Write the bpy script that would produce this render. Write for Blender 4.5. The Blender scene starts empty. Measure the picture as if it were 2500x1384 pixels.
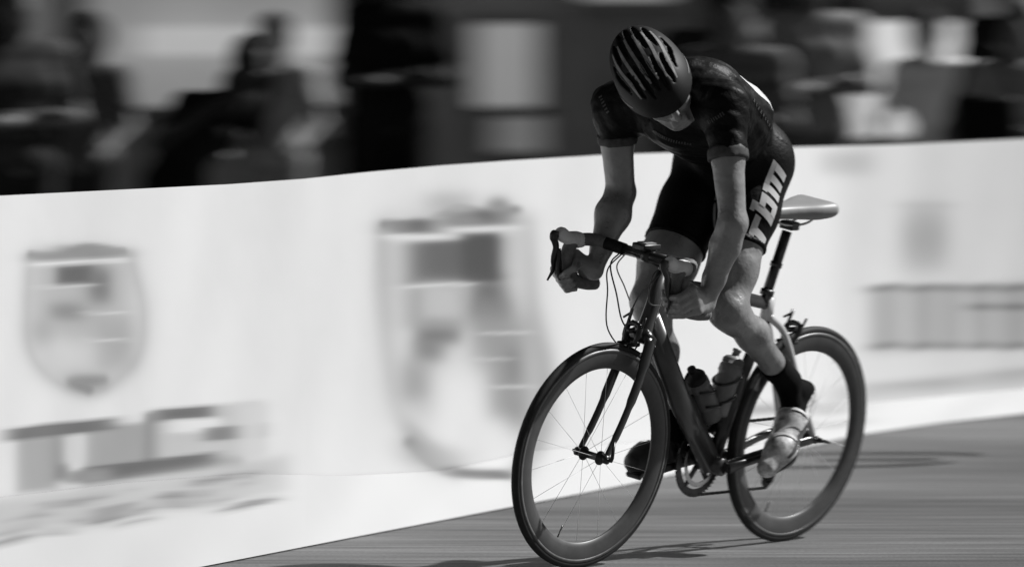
import bpy, math, random
import numpy as np
from mathutils import Vector, Matrix
from mathutils.bvhtree import BVHTree
R = math.radians
random.seed(4); rng = np.random.default_rng(4)
sc = bpy.context.scene
COL = sc.collection

# ------------------------------------------------------------------ camera
CAMZ, FPX, CX, CY = 1.7, 13100.0, 1250.0, 692.0          # focal length and frame in pixels of the 2500 wide photograph
PITCH = math.atan(729 / FPX)
cd = bpy.data.cameras.new('camera'); cam = bpy.data.objects.new('camera', cd); COL.objects.link(cam)
cd.sensor_width = 36; cd.lens = FPX / 2500 * 36
cam.location = (0, 0, CAMZ); cam.rotation_euler = (R(90) - PITCH, 0, 0)
cd.clip_start = 0.5; cd.clip_end = 3000
cd.dof.use_dof = True; cd.dof.focus_distance = 15.62
cd.dof.aperture_fstop = 2.4; cd.dof.aperture_ratio = 0.28   # long anamorphic lens wide open
sc.camera = cam

# ------------------------------------------------------------------ light
SUN_EL, SUN_AZ = R(43), R(68)        # azimuth from +Y (away from the camera) towards +X (right)
world = bpy.data.worlds.new('World'); sc.world = world; world.use_nodes = True
wn = world.node_tree.nodes; wl = world.node_tree.links; wn.clear()
sky = wn.new('ShaderNodeTexSky'); sky.sky_type = 'NISHITA'; sky.sun_disc = False
sky.sun_elevation = SUN_EL; sky.sun_rotation = SUN_AZ
bwn = wn.new('ShaderNodeRGBToBW'); bg = wn.new('ShaderNodeBackground'); wo = wn.new('ShaderNodeOutputWorld')
wl.new(sky.outputs[0], bwn.inputs[0]); wl.new(bwn.outputs[0], bg.inputs[0]); wl.new(bg.outputs[0], wo.inputs[0])
bg.inputs[1].default_value = 0.025
ld = bpy.data.lights.new('sun', 'SUN'); ld.energy = 5.0; ld.angle = R(1.0); ld.color = (1, 1, 1)
sun = bpy.data.objects.new('sun', ld); COL.objects.link(sun)
L = Vector((math.sin(SUN_AZ) * math.cos(SUN_EL), math.cos(SUN_AZ) * math.cos(SUN_EL), math.sin(SUN_EL)))
sun.rotation_euler = L.to_track_quat('Z', 'Y').to_euler(); sun.location = (8, 22, 12)
sc.view_settings.view_transform = 'Standard'; sc.view_settings.look = 'None'
sc.view_settings.exposure = 0.15; sc.view_settings.gamma = 1
sc.render.engine = 'CYCLES'

# ------------------------------------------------------------------ helpers
V = lambda *a: np.array(a, float)
def unit(v): v = np.asarray(v, float); return v / np.linalg.norm(v)
def ray(px, py):
    a, b = (px - CX) / FPX, (CY - py) / FPX
    return V(a, math.cos(PITCH) + b * math.sin(PITCH), -math.sin(PITCH) + b * math.cos(PITCH))
def at(px, py, Y):                     # a point at world depth Y
    r = ray(px, py); return V(0, 0, CAMZ) + r * (Y / r[1])
def ground(px, py, z=0.0):
    r = ray(px, py); return V(0, 0, CAMZ) + r * ((z - CAMZ) / r[2])

def mat(name, v, rough=0.6, spec=0.5, metal=0.0, var=0.0, scale=8.0, bump=0.0, bscale=200.0, stretch=(1, 1, 1), coat=0.0, sheen=0.0, rvar=0.0):
    m = bpy.data.materials.new(name); m.use_nodes = True
    nt = m.node_tree; b = nt.nodes['Principled BSDF']
    b.inputs['Base Color'].default_value = (v, v, v, 1)
    b.inputs['Roughness'].default_value = rough; b.inputs['Metallic'].default_value = metal
    b.inputs['Specular IOR Level'].default_value = spec
    b.inputs['Coat Weight'].default_value = coat; b.inputs['Sheen Weight'].default_value = sheen
    tc = nt.nodes.new('ShaderNodeTexCoord'); mp = nt.nodes.new('ShaderNodeMapping')
    mp.inputs['Scale'].default_value = stretch; nt.links.new(tc.outputs['Object'], mp.inputs[0])
    if var or rvar:
        n = nt.nodes.new('ShaderNodeTexNoise'); n.inputs['Scale'].default_value = scale; n.inputs['Detail'].default_value = 6
        n.inputs['Roughness'].default_value = 0.65
        nt.links.new(mp.outputs[0], n.inputs['Vector'])
        r = nt.nodes.new('ShaderNodeValToRGB'); a, c = v * (1 - var), min(1, v * (1 + var))
        r.color_ramp.elements[0].position = 0.3; r.color_ramp.elements[1].position = 0.7
        r.color_ramp.elements[0].color = (a, a, a, 1); r.color_ramp.elements[1].color = (c, c, c, 1)
        nt.links.new(n.outputs[0], r.inputs[0]); nt.links.new(r.outputs[0], b.inputs['Base Color'])
        if rvar:
            q = nt.nodes.new('ShaderNodeMapRange'); q.inputs[3].default_value = max(0.02, rough - rvar); q.inputs[4].default_value = min(1, rough + rvar)
            nt.links.new(n.outputs[0], q.inputs[0]); nt.links.new(q.outputs[0], b.inputs['Roughness'])
    if bump:
        n2 = nt.nodes.new('ShaderNodeTexNoise'); n2.inputs['Scale'].default_value = bscale; n2.inputs['Detail'].default_value = 4
        nt.links.new(mp.outputs[0], n2.inputs['Vector'])
        bp = nt.nodes.new('ShaderNodeBump'); bp.inputs['Strength'].default_value = bump; bp.inputs['Distance'].default_value = 0.01
        nt.links.new(n2.outputs[0], bp.inputs['Height']); nt.links.new(bp.outputs[0], b.inputs['Normal'])
    return m

M = dict(
    skin=mat('skin', 0.25, 0.30, 0.75, var=0.25, scale=16, bump=0.45, bscale=26, rvar=0.12),
    lycra=mat('black_lycra', 0.003, 0.55, 0.14, bump=0.2, bscale=90, var=0.3, scale=30),
    jersey=mat('black_jersey', 0.0035, 0.5, 0.14, bump=0.6, bscale=28, var=0.4, scale=20),
    cuff=mat('grey_cuff', 0.06, 0.6, 0.3, var=0.4, scale=60),
    palecuff=mat('pale_cuff', 0.4, 0.6, 0.3, var=0.25, scale=60),
    print=mat('white_print', 0.62, 0.5, 0.3, var=0.06, scale=90),
    dimprint=mat('grey_print', 0.07, 0.5, 0.3, var=0.3, scale=200),
    sock=mat('black_sock', 0.006, 0.9, 0.1, bump=0.4, bscale=500),
    shoe=mat('white_shoe', 0.58, 0.3, 0.5, var=0.7, scale=38, rvar=0.1),
    shoedark=mat('dark_shoe', 0.03, 0.4, 0.5, var=0.5, scale=40),
    helmet=mat('helmet_shell', 0.004, 0.6, 0.3, coat=0.0, var=0.4, scale=30),
    helmetgrey=mat('helmet_stripe', 0.26, 0.35, 0.5, var=0.3, scale=60),
    foam=mat('helmet_foam', 0.006, 0.9, 0.1),
    greymesh=mat('shoe_mesh', 0.09, 0.8, 0.2, var=0.8, scale=220),
    strap=mat('strap', 0.02, 0.8, 0.2),
    hair=mat('hair', 0.012, 0.6, 0.3, bump=0.6, bscale=300),
    eye=mat('eye', 0.5, 0.1, 0.5),
    carbon=mat('black_carbon', 0.012, 0.28, 0.5, coat=0.4, var=0.3, scale=25),
    greyframe=mat('grey_frame_paint', 0.045, 0.3, 0.5, coat=0.4, var=0.15, scale=25),
    whiteframe=mat('white_frame_paint', 0.55, 0.3, 0.5, coat=0.3, var=0.06, scale=25),
    rim=mat('carbon_rim', 0.07, 0.42, 0.5, var=0.25, scale=14, rvar=0.1),
    track=mat('brake_track', 0.11, 0.35, 0.5, var=0.3, scale=50),
    tyre=mat('tyre_rubber', 0.018, 0.7, 0.35, var=0.4, scale=40, bump=0.08, bscale=300),
    tape=mat('bar_tape', 0.17, 0.75, 0.3, var=0.25, scale=60, bump=0.3, bscale=200),
    darktape=mat('black_bar_tape', 0.008, 0.7, 0.3, bump=0.3, bscale=200),
    hood=mat('brake_hood_rubber', 0.75, 0.6, 0.3, var=0.15, scale=40),
    metal=mat('alloy', 0.45, 0.25, 0.5, metal=1.0, var=0.15, scale=60),
    darkmetal=mat('dark_alloy', 0.06, 0.35, 0.5, metal=0.8, var=0.3, scale=60),
    spoke=mat('spoke_steel', 0.8, 0.5, 0.3, metal=0.0),
    cable=mat('cable', 0.05, 0.4, 0.5),
    saddle=mat('saddle_cover', 0.30, 0.45, 0.4, var=0.05, scale=25),
    bottlebody=mat('bottle_plastic', 0.13, 0.45, 0.4, var=0.25, scale=25),
    palebottle=mat('pale_bottle_plastic', 0.22, 0.4, 0.4, var=0.25, scale=25),
    bottlecap=mat('bottle_cap', 0.01, 0.5, 0.3),
    screen=mat('computer_screen', 0.45, 0.1, 0.5),
)

def tag(o, label, cat, group=None, kind=None):
    if label: o['label'] = label
    if cat: o['category'] = cat
    if group: o['group'] = group
    if kind: o['kind'] = kind
    return o
def thing(name, label, cat, loc=(0, 0, 0), group=None):
    o = bpy.data.objects.new(name, None); COL.objects.link(o); o.location = Vector(loc); o.empty_display_size = 0.1
    return tag(o, label, cat, group)
def world_loc(o):
    p = Vector(o.location)
    while o.parent: o = o.parent; p += Vector(o.location)
    return p
def link(name, verts, faces, m, parent=None, smooth=True, origin=None):
    verts = np.asarray(verts, float).reshape(-1, 3)
    base = np.array(world_loc(parent)) if parent else np.zeros(3)
    org = np.asarray(origin, float) if origin is not None else base
    me = bpy.data.meshes.new(name)
    if isinstance(faces, np.ndarray):
        n = len(faces); k = faces.shape[1]
        me.vertices.add(len(verts)); me.vertices.foreach_set('co', (verts - org).astype(np.float32).ravel())
        me.loops.add(n * k); me.loops.foreach_set('vertex_index', faces.astype(np.int32).ravel())
        me.polygons.add(n); me.polygons.foreach_set('loop_start', np.arange(0, n * k, k, dtype=np.int32))
        me.update(calc_edges=True); me.validate()
    else:
        me.from_pydata([tuple(v) for v in (verts - org)], [], faces); me.update()
    if smooth: me.polygons.foreach_set('use_smooth', [True] * len(me.polygons))
    if m: me.materials.append(m)
    o = bpy.data.objects.new(name, me); COL.objects.link(o)
    if parent: o.parent = parent
    o.location = Vector(org - base)
    return o

class MB:
    """collects shapes into one mesh (world coordinates)"""
    def __init__(s): s.v = []; s.f = []
    def add(s, v, f):
        n = len(s.v); s.v += [tuple(map(float, p)) for p in v]; s.f += [tuple(i + n for i in q) for q in f]; return s
    def tube(s, pts, rad, seg=12, flat=None, fdir=None, closed=False):
        """swept tube; flat = width ratio across fdir (aero sections)"""
        pts = [np.asarray(p, float) for p in pts]; n = len(pts)
        rad = [rad] * n if np.isscalar(rad) else list(rad)
        T = []
        for i in range(n):
            a = pts[(i - 1) % n] if (i or closed) else pts[0]; b = pts[(i + 1) % n] if (i < n - 1 or closed) else pts[-1]
            T.append(unit(b - a))
        if fdir is not None: u = np.asarray(fdir, float)
        else: u = V(0, 0, 1) if abs(T[0][2]) < 0.9 else V(1, 0, 0)
        v = []
        for i in range(n):
            w = u if fdir is None else np.asarray(fdir, float)
            w = w - T[i] * (w @ T[i]); w = unit(w); u = w
            b = np.cross(T[i], w); fl = 1.0 if flat is None else flat
            for k in range(seg):
                t = 2 * math.pi * k / seg
                v.append(pts[i] + rad[i] * (math.cos(t) * w * fl + math.sin(t) * b))
        f = []
        m = n if closed else n - 1
        for i in range(m):
            j = (i + 1) % n
            for k in range(seg):
                k2 = (k + 1) % seg; f.append((i * seg + k, i * seg + k2, j * seg + k2, j * seg + k))
        if not closed:
            f.append(tuple(reversed(range(seg)))); f.append(tuple((n - 1) * seg + k for k in range(seg)))
        return s.add(v, f)
    def lathe(s, c, ax, prof, seg=64, closed=False):
        """prof = (radius, offset along axis) list"""
        ax = unit(ax); u = unit(np.cross(ax, V(0.3, 0.2, 0.9))); w = np.cross(ax, u); v = []
        for k in range(seg):
            t = 2 * math.pi * k / seg; d = math.cos(t) * u + math.sin(t) * w
            for r, h in prof: v.append(np.asarray(c) + d * r + ax * h)
        P = len(prof); f = []
        for k in range(seg):
            k2 = (k + 1) % seg
            for i in range(P if closed else P - 1):
                j = (i + 1) % P; f.append((k * P + i, k2 * P + i, k2 * P + j, k * P + j))
        if not closed:
            if prof[0][0] > 1e-6: f.append(tuple(k * P for k in range(seg)))
            if prof[-1][0] > 1e-6: f.append(tuple(k * P + P - 1 for k in reversed(range(seg))))
        return s.add(v, f)
    def box(s, c, ax, ay, az, sx, sy, sz, bev=0.0):
        c = np.asarray(c, float); v = []
        for x in (-1, 1):
            for y in (-1, 1):
                for z in (-1, 1): v.append(c + x * sx / 2 * ax + y * sy / 2 * ay + z * sz / 2 * az)
        return s.add(v, [(0, 1, 3, 2), (4, 6, 7, 5), (0, 4, 5, 1), (2, 3, 7, 6), (0, 2, 6, 4), (1, 5, 7, 3)])
    def build(s, name, m, parent=None, smooth=True, bevel=0.0):
        o = link(name, s.v, s.f, m, parent, smooth)
        if bevel:
            b = o.modifiers.new('bevel', 'BEVEL'); b.width = bevel; b.segments = 2; b.limit_method = 'ANGLE'; b.angle_limit = R(40)
        return o
AX, AY, AZ = V(1, 0, 0), V(0, 1, 0), V(0, 0, 1)
def bez(p, n=14):                      # Catmull-Rom through points
    p = [np.asarray(q, float) for q in p]; q = [2 * p[0] - p[1]] + p + [2 * p[-1] - p[-2]]; out = []
    for i in range(1, len(q) - 2):
        for k in range(n):
            t = k / n; a, b, c, d = q[i - 1], q[i], q[i + 1], q[i + 2]
            out.append(0.5 * (2 * b + (c - a) * t + (2 * a - 5 * b + 4 * c - d) * t * t + (3 * b - a - 3 * c + d) * t ** 3))
    out.append(p[-1]); return out

# ---- implicit surfaces: one continuous skin from blended tapered limbs
BIG = 0.09
class Field:
    def __init__(s, lo, hi, h):
        s.lo = np.asarray(lo, float); s.h = h; s.n = np.ceil((np.asarray(hi) - s.lo) / h).astype(int) + 1
        s.g = np.full(s.n, BIG, np.float32)
    def like(s): 
        o = Field.__new__(Field); o.lo, o.h, o.n = s.lo, s.h, s.n; o.g = np.full(s.n, BIG, np.float32); return o
    def sub(s, a, b, pad):
        i0 = np.maximum(((np.minimum(a, b) - pad - s.lo) / s.h).astype(int), 0); i1 = np.minimum(((np.maximum(a, b) + pad - s.lo) / s.h).astype(int) + 2, s.n)
        if (i1 <= i0).any(): return None, None
        sl = tuple(slice(x, y) for x, y in zip(i0, i1))
        ax = [(s.lo[d] + s.h * np.arange(i0[d], i1[d])).astype(np.float32) for d in range(3)]
        return sl, (ax[0][:, None, None], ax[1][None, :, None], ax[2][None, None, :])
    def put(s, sl, d, k, cut=False):
        g = s.g[sl]
        if cut: d = -d; q = np.maximum(k - np.abs(g - d), 0) / k; s.g[sl] = np.maximum(g, d) + q * q * k / 4
        else: q = np.maximum(k - np.abs(g - d), 0) / k; s.g[sl] = np.minimum(g, d) - q * q * k / 4
    def cone(s, a, b, ra, rb, k=0.015, cut=False):
        a, b = np.asarray(a, float), np.asarray(b, float)
        sl, (x, y, z) = s.sub(a, b, max(ra, rb) + BIG)
        if sl is None: return s
        ba = b - a; L2 = max(ba @ ba, 1e-9)
        h = np.clip(((x - a[0]) * ba[0] + (y - a[1]) * ba[1] + (z - a[2]) * ba[2]) / L2, 0, 1)
        d = np.sqrt((x - a[0] - h * ba[0]) ** 2 + (y - a[1] - h * ba[1]) ** 2 + (z - a[2] - h * ba[2]) ** 2) - (ra + (rb - ra) * h)
        s.put(sl, d, k, cut); return s
    def chain(s, pts, rs, k=0.012):
        for i in range(len(pts) - 1): s.cone(pts[i], pts[i + 1], rs[i], rs[i + 1], k)
        return s
    def ell(s, c, ex, ey, ez, rx, ry, rz, k=0.02, cut=False):
        c = np.asarray(c, float); m = max(rx, ry, rz)
        sl, (x, y, z) = s.sub(c, c, m + BIG)
        x, y, z = x - c[0], y - c[1], z - c[2]
        p = [(x * e[0] + y * e[1] + z * e[2]) / r for e, r in ((ex, rx), (ey, ry), (ez, rz))]
        q = [(x * e[0] + y * e[1] + z * e[2]) / (r * r) for e, r in ((ex, rx), (ey, ry), (ez, rz))]
        k0 = np.sqrt(p[0] ** 2 + p[1] ** 2 + p[2] ** 2); k1 = np.sqrt(q[0] ** 2 + q[1] ** 2 + q[2] ** 2) + 1e-6
        s.put(sl, k0 * (k0 - 1) / k1, k, cut); return s
    def plane(s, p, n):                # keep the side the normal points away from
        n = unit(n); ax = [(s.lo[d] + s.h * np.arange(s.n[d])).astype(np.float32) for d in range(3)]
        d = (ax[0][:, None, None] - p[0]) * n[0] + (ax[1][None, :, None] - p[1]) * n[1] + (ax[2][None, None, :] - p[2]) * n[2]
        s.g = np.maximum(s.g, d); return s
    def union(s, o, k=0.01):
        q = np.maximum(k - np.abs(s.g - o.g), 0) / k; s.g = np.minimum(s.g, o.g) - q * q * k / 4; return s
    def warp(s, amp, fr, seed=0):
        r = np.random.default_rng(seed); ax = [(s.lo[d] + s.h * np.arange(s.n[d])).astype(np.float32) for d in range(3)]
        acc = np.zeros(s.n, np.float32)
        for i in range(4):
            w = unit(r.normal(size=3)) * fr * (0.7 + 0.5 * i); ph = r.uniform(0, 6.28)
            acc += np.sin(ax[0][:, None, None] * w[0] + ax[1][None, :, None] * w[1] + ax[2][None, None, :] * w[2] + ph) ** 3
        s.g = s.g + acc * amp; return s
    def nets(s, iters=2):
        g = s.g.copy()
        for d in range(3):
            for e in (0, -1):
                ix = [slice(None)] * 3; ix[d] = e; g[tuple(ix)] = BIG
        ins = g < 0
        c = np.zeros(tuple(s.n - 1), np.int8)
        off = [(a, b, e) for a in (0, 1) for b in (0, 1) for e in (0, 1)]
        S = lambda a, o: a[o[0]:s.n[0] - 1 + o[0], o[1]:s.n[1] - 1 + o[1], o[2]:s.n[2] - 1 + o[2]]
        for o in off: c += S(ins, o)
        I = np.argwhere((c > 0) & (c < 8)); idx = np.full(c.shape, -1, np.int32); idx[tuple(I.T)] = np.arange(len(I))
        val = np.stack([g[I[:, 0] + o[0], I[:, 1] + o[1], I[:, 2] + o[2]] for o in off], 1)
        acc = np.zeros((len(I), 3)); cnt = np.zeros(len(I))
        for i in range(8):
            for j in range(i + 1, 8):
                if sum(abs(off[i][d] - off[j][d]) for d in range(3)) != 1: continue
                a, b = val[:, i], val[:, j]; m = (a < 0) != (b < 0)
                t = (a[m] / (a[m] - b[m]))[:, None]
                acc[m] += np.array(off[i]) + t * (np.array(off[j]) - np.array(off[i])); cnt[m] += 1
        v = s.lo + s.h * (I + acc / cnt[:, None]); F = []
        for d in range(3):
            o = [0, 0, 0]; o[d] = 1; a = [slice(0, n) for n in s.n]; b = list(a)
            a[d] = slice(0, s.n[d] - 1); b[d] = slice(1, s.n[d])
            A, B = ins[tuple(a)], ins[tuple(b)]; e, f2 = [x for x in range(3) if x != d]
            m = A != B; ix = [slice(None)] * 3; ix[e] = 0; m[tuple(ix)] = False; ix = [slice(None)] * 3; ix[f2] = 0; m[tuple(ix)] = False
            for ee in (e, f2): ix = [slice(None)] * 3; ix[ee] = -1; m[tuple(ix)] = False
            P = np.argwhere(m); sg = A[tuple(P.T)]
            def cell(de, df):
                Q = P.copy(); Q[:, e] -= de; Q[:, f2] -= df; return idx[tuple(Q.T)]
            q = np.stack([cell(1, 1), cell(0, 1), cell(0, 0), cell(1, 0)], 1)
            flip = sg if d != 1 else ~sg
            q[~flip] = q[~flip][:, ::-1]; F.append(q)
        F = np.concatenate(F); F = F[(F >= 0).all(1)]
        for _ in range(iters):           # relax
            acc = np.zeros_like(v); cnt = np.zeros(len(v))
            for i in range(4):
                np.add.at(acc, F[:, i], v[F[:, (i + 1) % 4]]); np.add.at(cnt, F[:, i], 1)
            v = 0.5 * v + 0.5 * acc / np.maximum(cnt, 1)[:, None]
        return v, F
    def build(s, name, m, parent, iters=1):
        v, F = s.nets(iters); return link(name, v, F, m, parent, True)

# ================================================================== SETTING
def asphalt():
    m = bpy.data.materials.new('asphalt'); m.use_nodes = True; nt = m.node_tree; b = nt.nodes['Principled BSDF']
    tc = nt.nodes.new('ShaderNodeTexCoord')
    def noise(scale, st, det=5, rot=0.0):
        mp = nt.nodes.new('ShaderNodeMapping'); mp.inputs['Scale'].default_value = st; mp.inputs['Rotation'].default_value = (0, 0, rot)
        n = nt.nodes.new('ShaderNodeTexNoise'); n.inputs['Scale'].default_value = scale; n.inputs['Detail'].default_value = det
        nt.links.new(tc.outputs['Object'], mp.inputs[0]); nt.links.new(mp.outputs[0], n.inputs['Vector']); return n
    a = noise(2.2, (0.35, 2.2, 1), 4, R(-4)); c = noise(90, (1, 1, 1), 3); d = noise(0.6, (0.5, 1.6, 1), 3, R(8)); e = noise(9, (0.12, 2.6, 1), 3, R(-3))
    def mul(x, k, add):
        q = nt.nodes.new('ShaderNodeMath'); q.operation = 'MULTIPLY_ADD'; nt.links.new(x, q.inputs[0]); q.inputs[1].default_value = k; q.inputs[2].default_value = add; return q
    def mm(x, y):
        q = nt.nodes.new('ShaderNodeMath'); q.operation = 'MULTIPLY'; nt.links.new(x, q.inputs[0]); nt.links.new(y, q.inputs[1]); return q
    f = mm(mm(mul(a.outputs[0], 1.0, 0.5).outputs[0], mul(c.outputs[0], 1.1, 0.45).outputs[0]).outputs[0], mm(mul(d.outputs[0], 1.9, 0.05).outputs[0], mul(e.outputs[0], 2.4, -0.2).outputs[0]).outputs[0])
    k = mul(f.outputs[0], 0.105, 0.002); k.use_clamp = True
    nt.links.new(k.outputs[0], b.inputs['Base Color'])
    b.inputs['Roughness'].default_value = 0.7; b.inputs['Specular IOR Level'].default_value = 0.35
    bp = nt.nodes.new('ShaderNodeBump'); bp.inputs['Strength'].default_value = 0.5; bp.inputs['Distance'].default_value = 0.004
    nt.links.new(c.outputs[0], bp.inputs['Height']); nt.links.new(bp.outputs[0], b.inputs['Normal'])
    return m
M_asph = asphalt()
M_pave = mat('paving', 0.08, 0.8, 0.3, var=0.4, scale=3, bump=0.3, bscale=40)
def sheet(name, x0, x1, y0, y1, z, m, nx=1, ny=1):
    v = []; f = []
    for j in range(ny + 1):
        for i in range(nx + 1): v.append((x0 + (x1 - x0) * i / nx, y0 + (y1 - y0) * j / ny, z))
    for j in range(ny):
        for i in range(nx): a = j * (nx + 1) + i; f.append((a, a + 1, a + nx + 2, a + nx + 1))
    return link(name, v, f, m, None, False)
tag(sheet('ground', -600, 600, -40, 1500, -0.012, mat('far_ground', 0.05, 0.9, 0.2, var=0.4, scale=0.4)), None, None, kind='structure')
tag(sheet('road', -30, 14, -8, 60, 0.0, M_asph), None, None, kind='structure')
# tar seams / damp streaks on the road
def streak(pxs, w, m):
    P = [ground(x, y) for x, y in pxs]; v = []; f = []
    for i, p in enumerate(P):
        ww = w * (0.35 + 0.65 * math.sin(math.pi * (i + .4) / len(P)))
        v += [(p[0], p[1] - ww / 2, 0.004), (p[0], p[1] + ww / 2 * (0.8 + 0.3 * random.random()), 0.004)]
        if i: f.append((2 * i - 2, 2 * i, 2 * i + 1, 2 * i - 1))
    return link('tar_seam', v, f, m, None, False)
M_tar = mat('tar', 0.02, 0.5, 0.4, var=0.3, scale=8)
for pts, w in (([(1900, 1109), (1980, 1107), (2060, 1106), (2150, 1106), (2230, 1106), (2320, 1107), (2400, 1110)], .10),
               ([(1860, 1142), (1930, 1140), (2010, 1139), (2080, 1138), (2170, 1136), (2260, 1133), (2330, 1128)], .09),
               ([(2000, 1124), (2120, 1122), (2200, 1122), (2290, 1121)], .10)):
    tag(streak(pts, w, M_tar), None, None, kind='structure')

# ------------------------------------------------------------------ advertising barrier
bot = [(-420, 1566), (-100, 1500), (250, 1432), (500, 1384), (860, 1314), (1240, 1241), (1520, 1187), (1850, 1117), (2106, 1062), (2300, 1034), (2500, 1012), (3000, 960)]
topl = [(-420, 498), (-100, 483), (0, 478), (300, 463), (560, 450), (740, 437), (900, 420), (1080, 404), (1250, 392), (1480, 378), (1700, 371), (1925, 360), (2200, 353), (2500, 339), (3000, 318)]
cre = [(-420, 1268), (0, 1213), (300, 1178), (600, 1156), (850, 1160), (1080, 1148), (1300, 1100), (1640, 1070), (1760, 1012), (2100, 985), (2500, 948), (3000, 905)]
bot_x = [b[0] for b in bot]
def edge(px): return ground(px, np.interp(px, bot_x, [b[1] for b in bot]))
NRM = unit(V(0.9, -0.42, 0))
def base_at(px):                        # foot of the upright sheet behind the skirt, seen at px
    # walk along the shifted ground line until it is seen at this px
    best = None
    for q in np.linspace(px - 260, px + 120, 77):
        p = edge(q) - NRM * 0.13
        sx = CX + FPX * p[0] / (p[1] * math.cos(PITCH) + CAMZ * math.sin(PITCH))
        if best is None or abs(sx - px) < best[0]: best = (abs(sx - px), p)
    return best[1]
BX = np.arange(-420, 3001, 20.0); BP = np.array([base_at(x) for x in BX])
for _ in range(6): BP[1:-1] = (BP[:-2] + 2 * BP[1:-1] + BP[2:]) / 4
def upright(px, py):                    # point on the banner's upright sheet seen at (px, py)
    Y = np.interp(px, BX, BP[:, 1]); return at(px, py, Y)
def ramp(t, x): return np.interp(x, [a[0] for a in t], [a[1] for a in t])
def vinyl(name, bump=0.12):
    m = bpy.data.materials.new(name); m.use_nodes = True; nt = m.node_tree; b = nt.nodes['Principled BSDF']
    a = nt.nodes.new('ShaderNodeVertexColor'); a.layer_name = 'ink'
    tc = nt.nodes.new('ShaderNodeTexCoord'); n = nt.nodes.new('ShaderNodeTexNoise'); n.inputs['Scale'].default_value = 1.6; n.inputs['Detail'].default_value = 6
    nt.links.new(tc.outputs['Object'], n.inputs['Vector'])
    q = nt.nodes.new('ShaderNodeMapRange'); q.inputs[3].default_value = .93; q.inputs[4].default_value = 1.05; nt.links.new(n.outputs[0], q.inputs[0])
    x = nt.nodes.new('ShaderNodeVectorMath'); x.operation = 'SCALE'; nt.links.new(a.outputs[0], x.inputs[0]); nt.links.new(q.outputs[0], x.inputs['Scale']); nt.links.new(x.outputs[0], b.inputs['Base Color'])
    b.inputs['Roughness'].default_value = 0.55; b.inputs['Specular IOR Level'].default_value = 0.3
    n2 = nt.nodes.new('ShaderNodeTexNoise'); n2.inputs['Scale'].default_value = 4; nt.links.new(tc.outputs['Object'], n2.inputs['Vector'])
    bp = nt.nodes.new('ShaderNodeBump'); bp.inputs['Strength'].default_value = bump; bp.inputs['Distance'].default_value = 0.02
    nt.links.new(n2.outputs[0], bp.inputs['Height']); nt.links.new(bp.outputs[0], b.inputs['Normal']); return m
M_ban = vinyl('banner_vinyl'); M_skirt = vinyl('banner_skirt_vinyl')
M_steel = mat('barrier_steel', 0.35, 0.35, 0.5, metal=0.9, var=0.2, scale=10)
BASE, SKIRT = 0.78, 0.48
soft = lambda x, a, b, s: 1 / (1 + np.exp(-np.clip((x - a) / s, -40, 40))) / (1 + np.exp(np.clip((x - b) / s, -40, 40)))
lin = lambda c: ((c / 255 + .055) / 1.055) ** 2.4
Zb = lambda L0, ox, oy, s: [(ox + a / s, ox + b / s, oy + c / s, oy + d / s, sx, sy, g, sl) for a, b, c, d, sx, sy, g, sl in L0]
def surf(px, py):
    c = ramp(cre, px)
    if py <= c: return upright(px, py) + NRM * 0.0
    a = upright(px, c); e = edge(px); b = ramp(bot, px); t = min(1, (py - c) / max(1, b - c)); return a + (e - a) * t
shieldB = Zb([
    (160, 770, 200, 1100, 22, 14, 206, 0), (330, 530, 120, 220, 18, 9, 178, 0),
    (170, 400, 236, 296, 16, 2, 125, -.01), (420, 690, 200, 262, 16, 3, 122, -.03), (270, 330, 235, 280, 9, 5, 95, 0), (540, 600, 200, 245, 9, 5, 88, 0),
    (420, 560, 225, 262, 14, 4, 140, 0),
    (250, 640, 320, 500, 16, 3, 100, -.06), (470, 640, 290, 500, 8, 3, 78, -.03),
    (500, 665, 480, 660, 13, 10, 80, 0), (530, 700, 560, 700, 14, 14, 130, 0), (240, 500, 500, 700, 16, 8, 158, 0), (320, 460, 515, 650, 8, 6, 190, 0),
    (290, 470, 690, 760, 10, 8, 105, 0), (280, 400, 740, 840, 12, 9, 112, 0), (230, 340, 830, 1000, 14, 12, 150, 0),
    (520, 780, 640, 1130, 14, 16, 150, 0), (670, 730, 780, 930, 10, 12, 125, 0), (650, 740, 980, 1100, 10, 16, 140, 0),
    (370, 590, 860, 1290, 14, 22, 226, 0), (480, 680, 1080, 1270, 16, 12, 222, 0),
    (230, 520, 508, 518, 12, 1.5, 215, -.05), (560, 780, 710, 719, 12, 1.5, 205, -.02), (490, 690, 822, 829, 12, 1.5, 200, -.02), (590, 790, 937, 946, 12, 1.5, 205, -.02),
    (150, 425, 302, 318, 12, 2, 224, .0), (440, 720, 268, 282, 12, 2, 224, -.03),
    (230, 480, 1180, 1290, 22, 10, 175, .22), (420, 690, 1290, 1322, 12, 3, 75, .06)], 850, 400, 1.731)
shieldA = Zb([
    (110, 490, 235, 600, 14, 10, 164, 0), (150, 450, 590, 700, 18, 14, 160, 0),
    (110, 460, 240, 272, 14, 3, 130, -.04), (200, 370, 222, 250, 14, 4, 125, 0), (200, 350, 290, 362, 8, 3, 92, -.04), (330, 400, 300, 430, 10, 9, 100, 0),
    (180, 310, 430, 490, 12, 7, 122, 0), (120, 200, 490, 560, 12, 9, 150, 0), (350, 470, 480, 660, 12, 12, 148, 0), (200, 330, 560, 680, 14, 12, 188, 0),
    (260, 380, 690, 745, 12, 7, 122, 0), (120, 350, 366, 372, 10, 1.5, 192, -.04), (110, 460, 276, 288, 10, 2, 212, -.05), (310, 470, 462, 468, 10, 1.5, 190, -.02), (310, 470, 560, 566, 10, 1.5, 188, -.02)], 0, 450, 1.4814)
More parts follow.
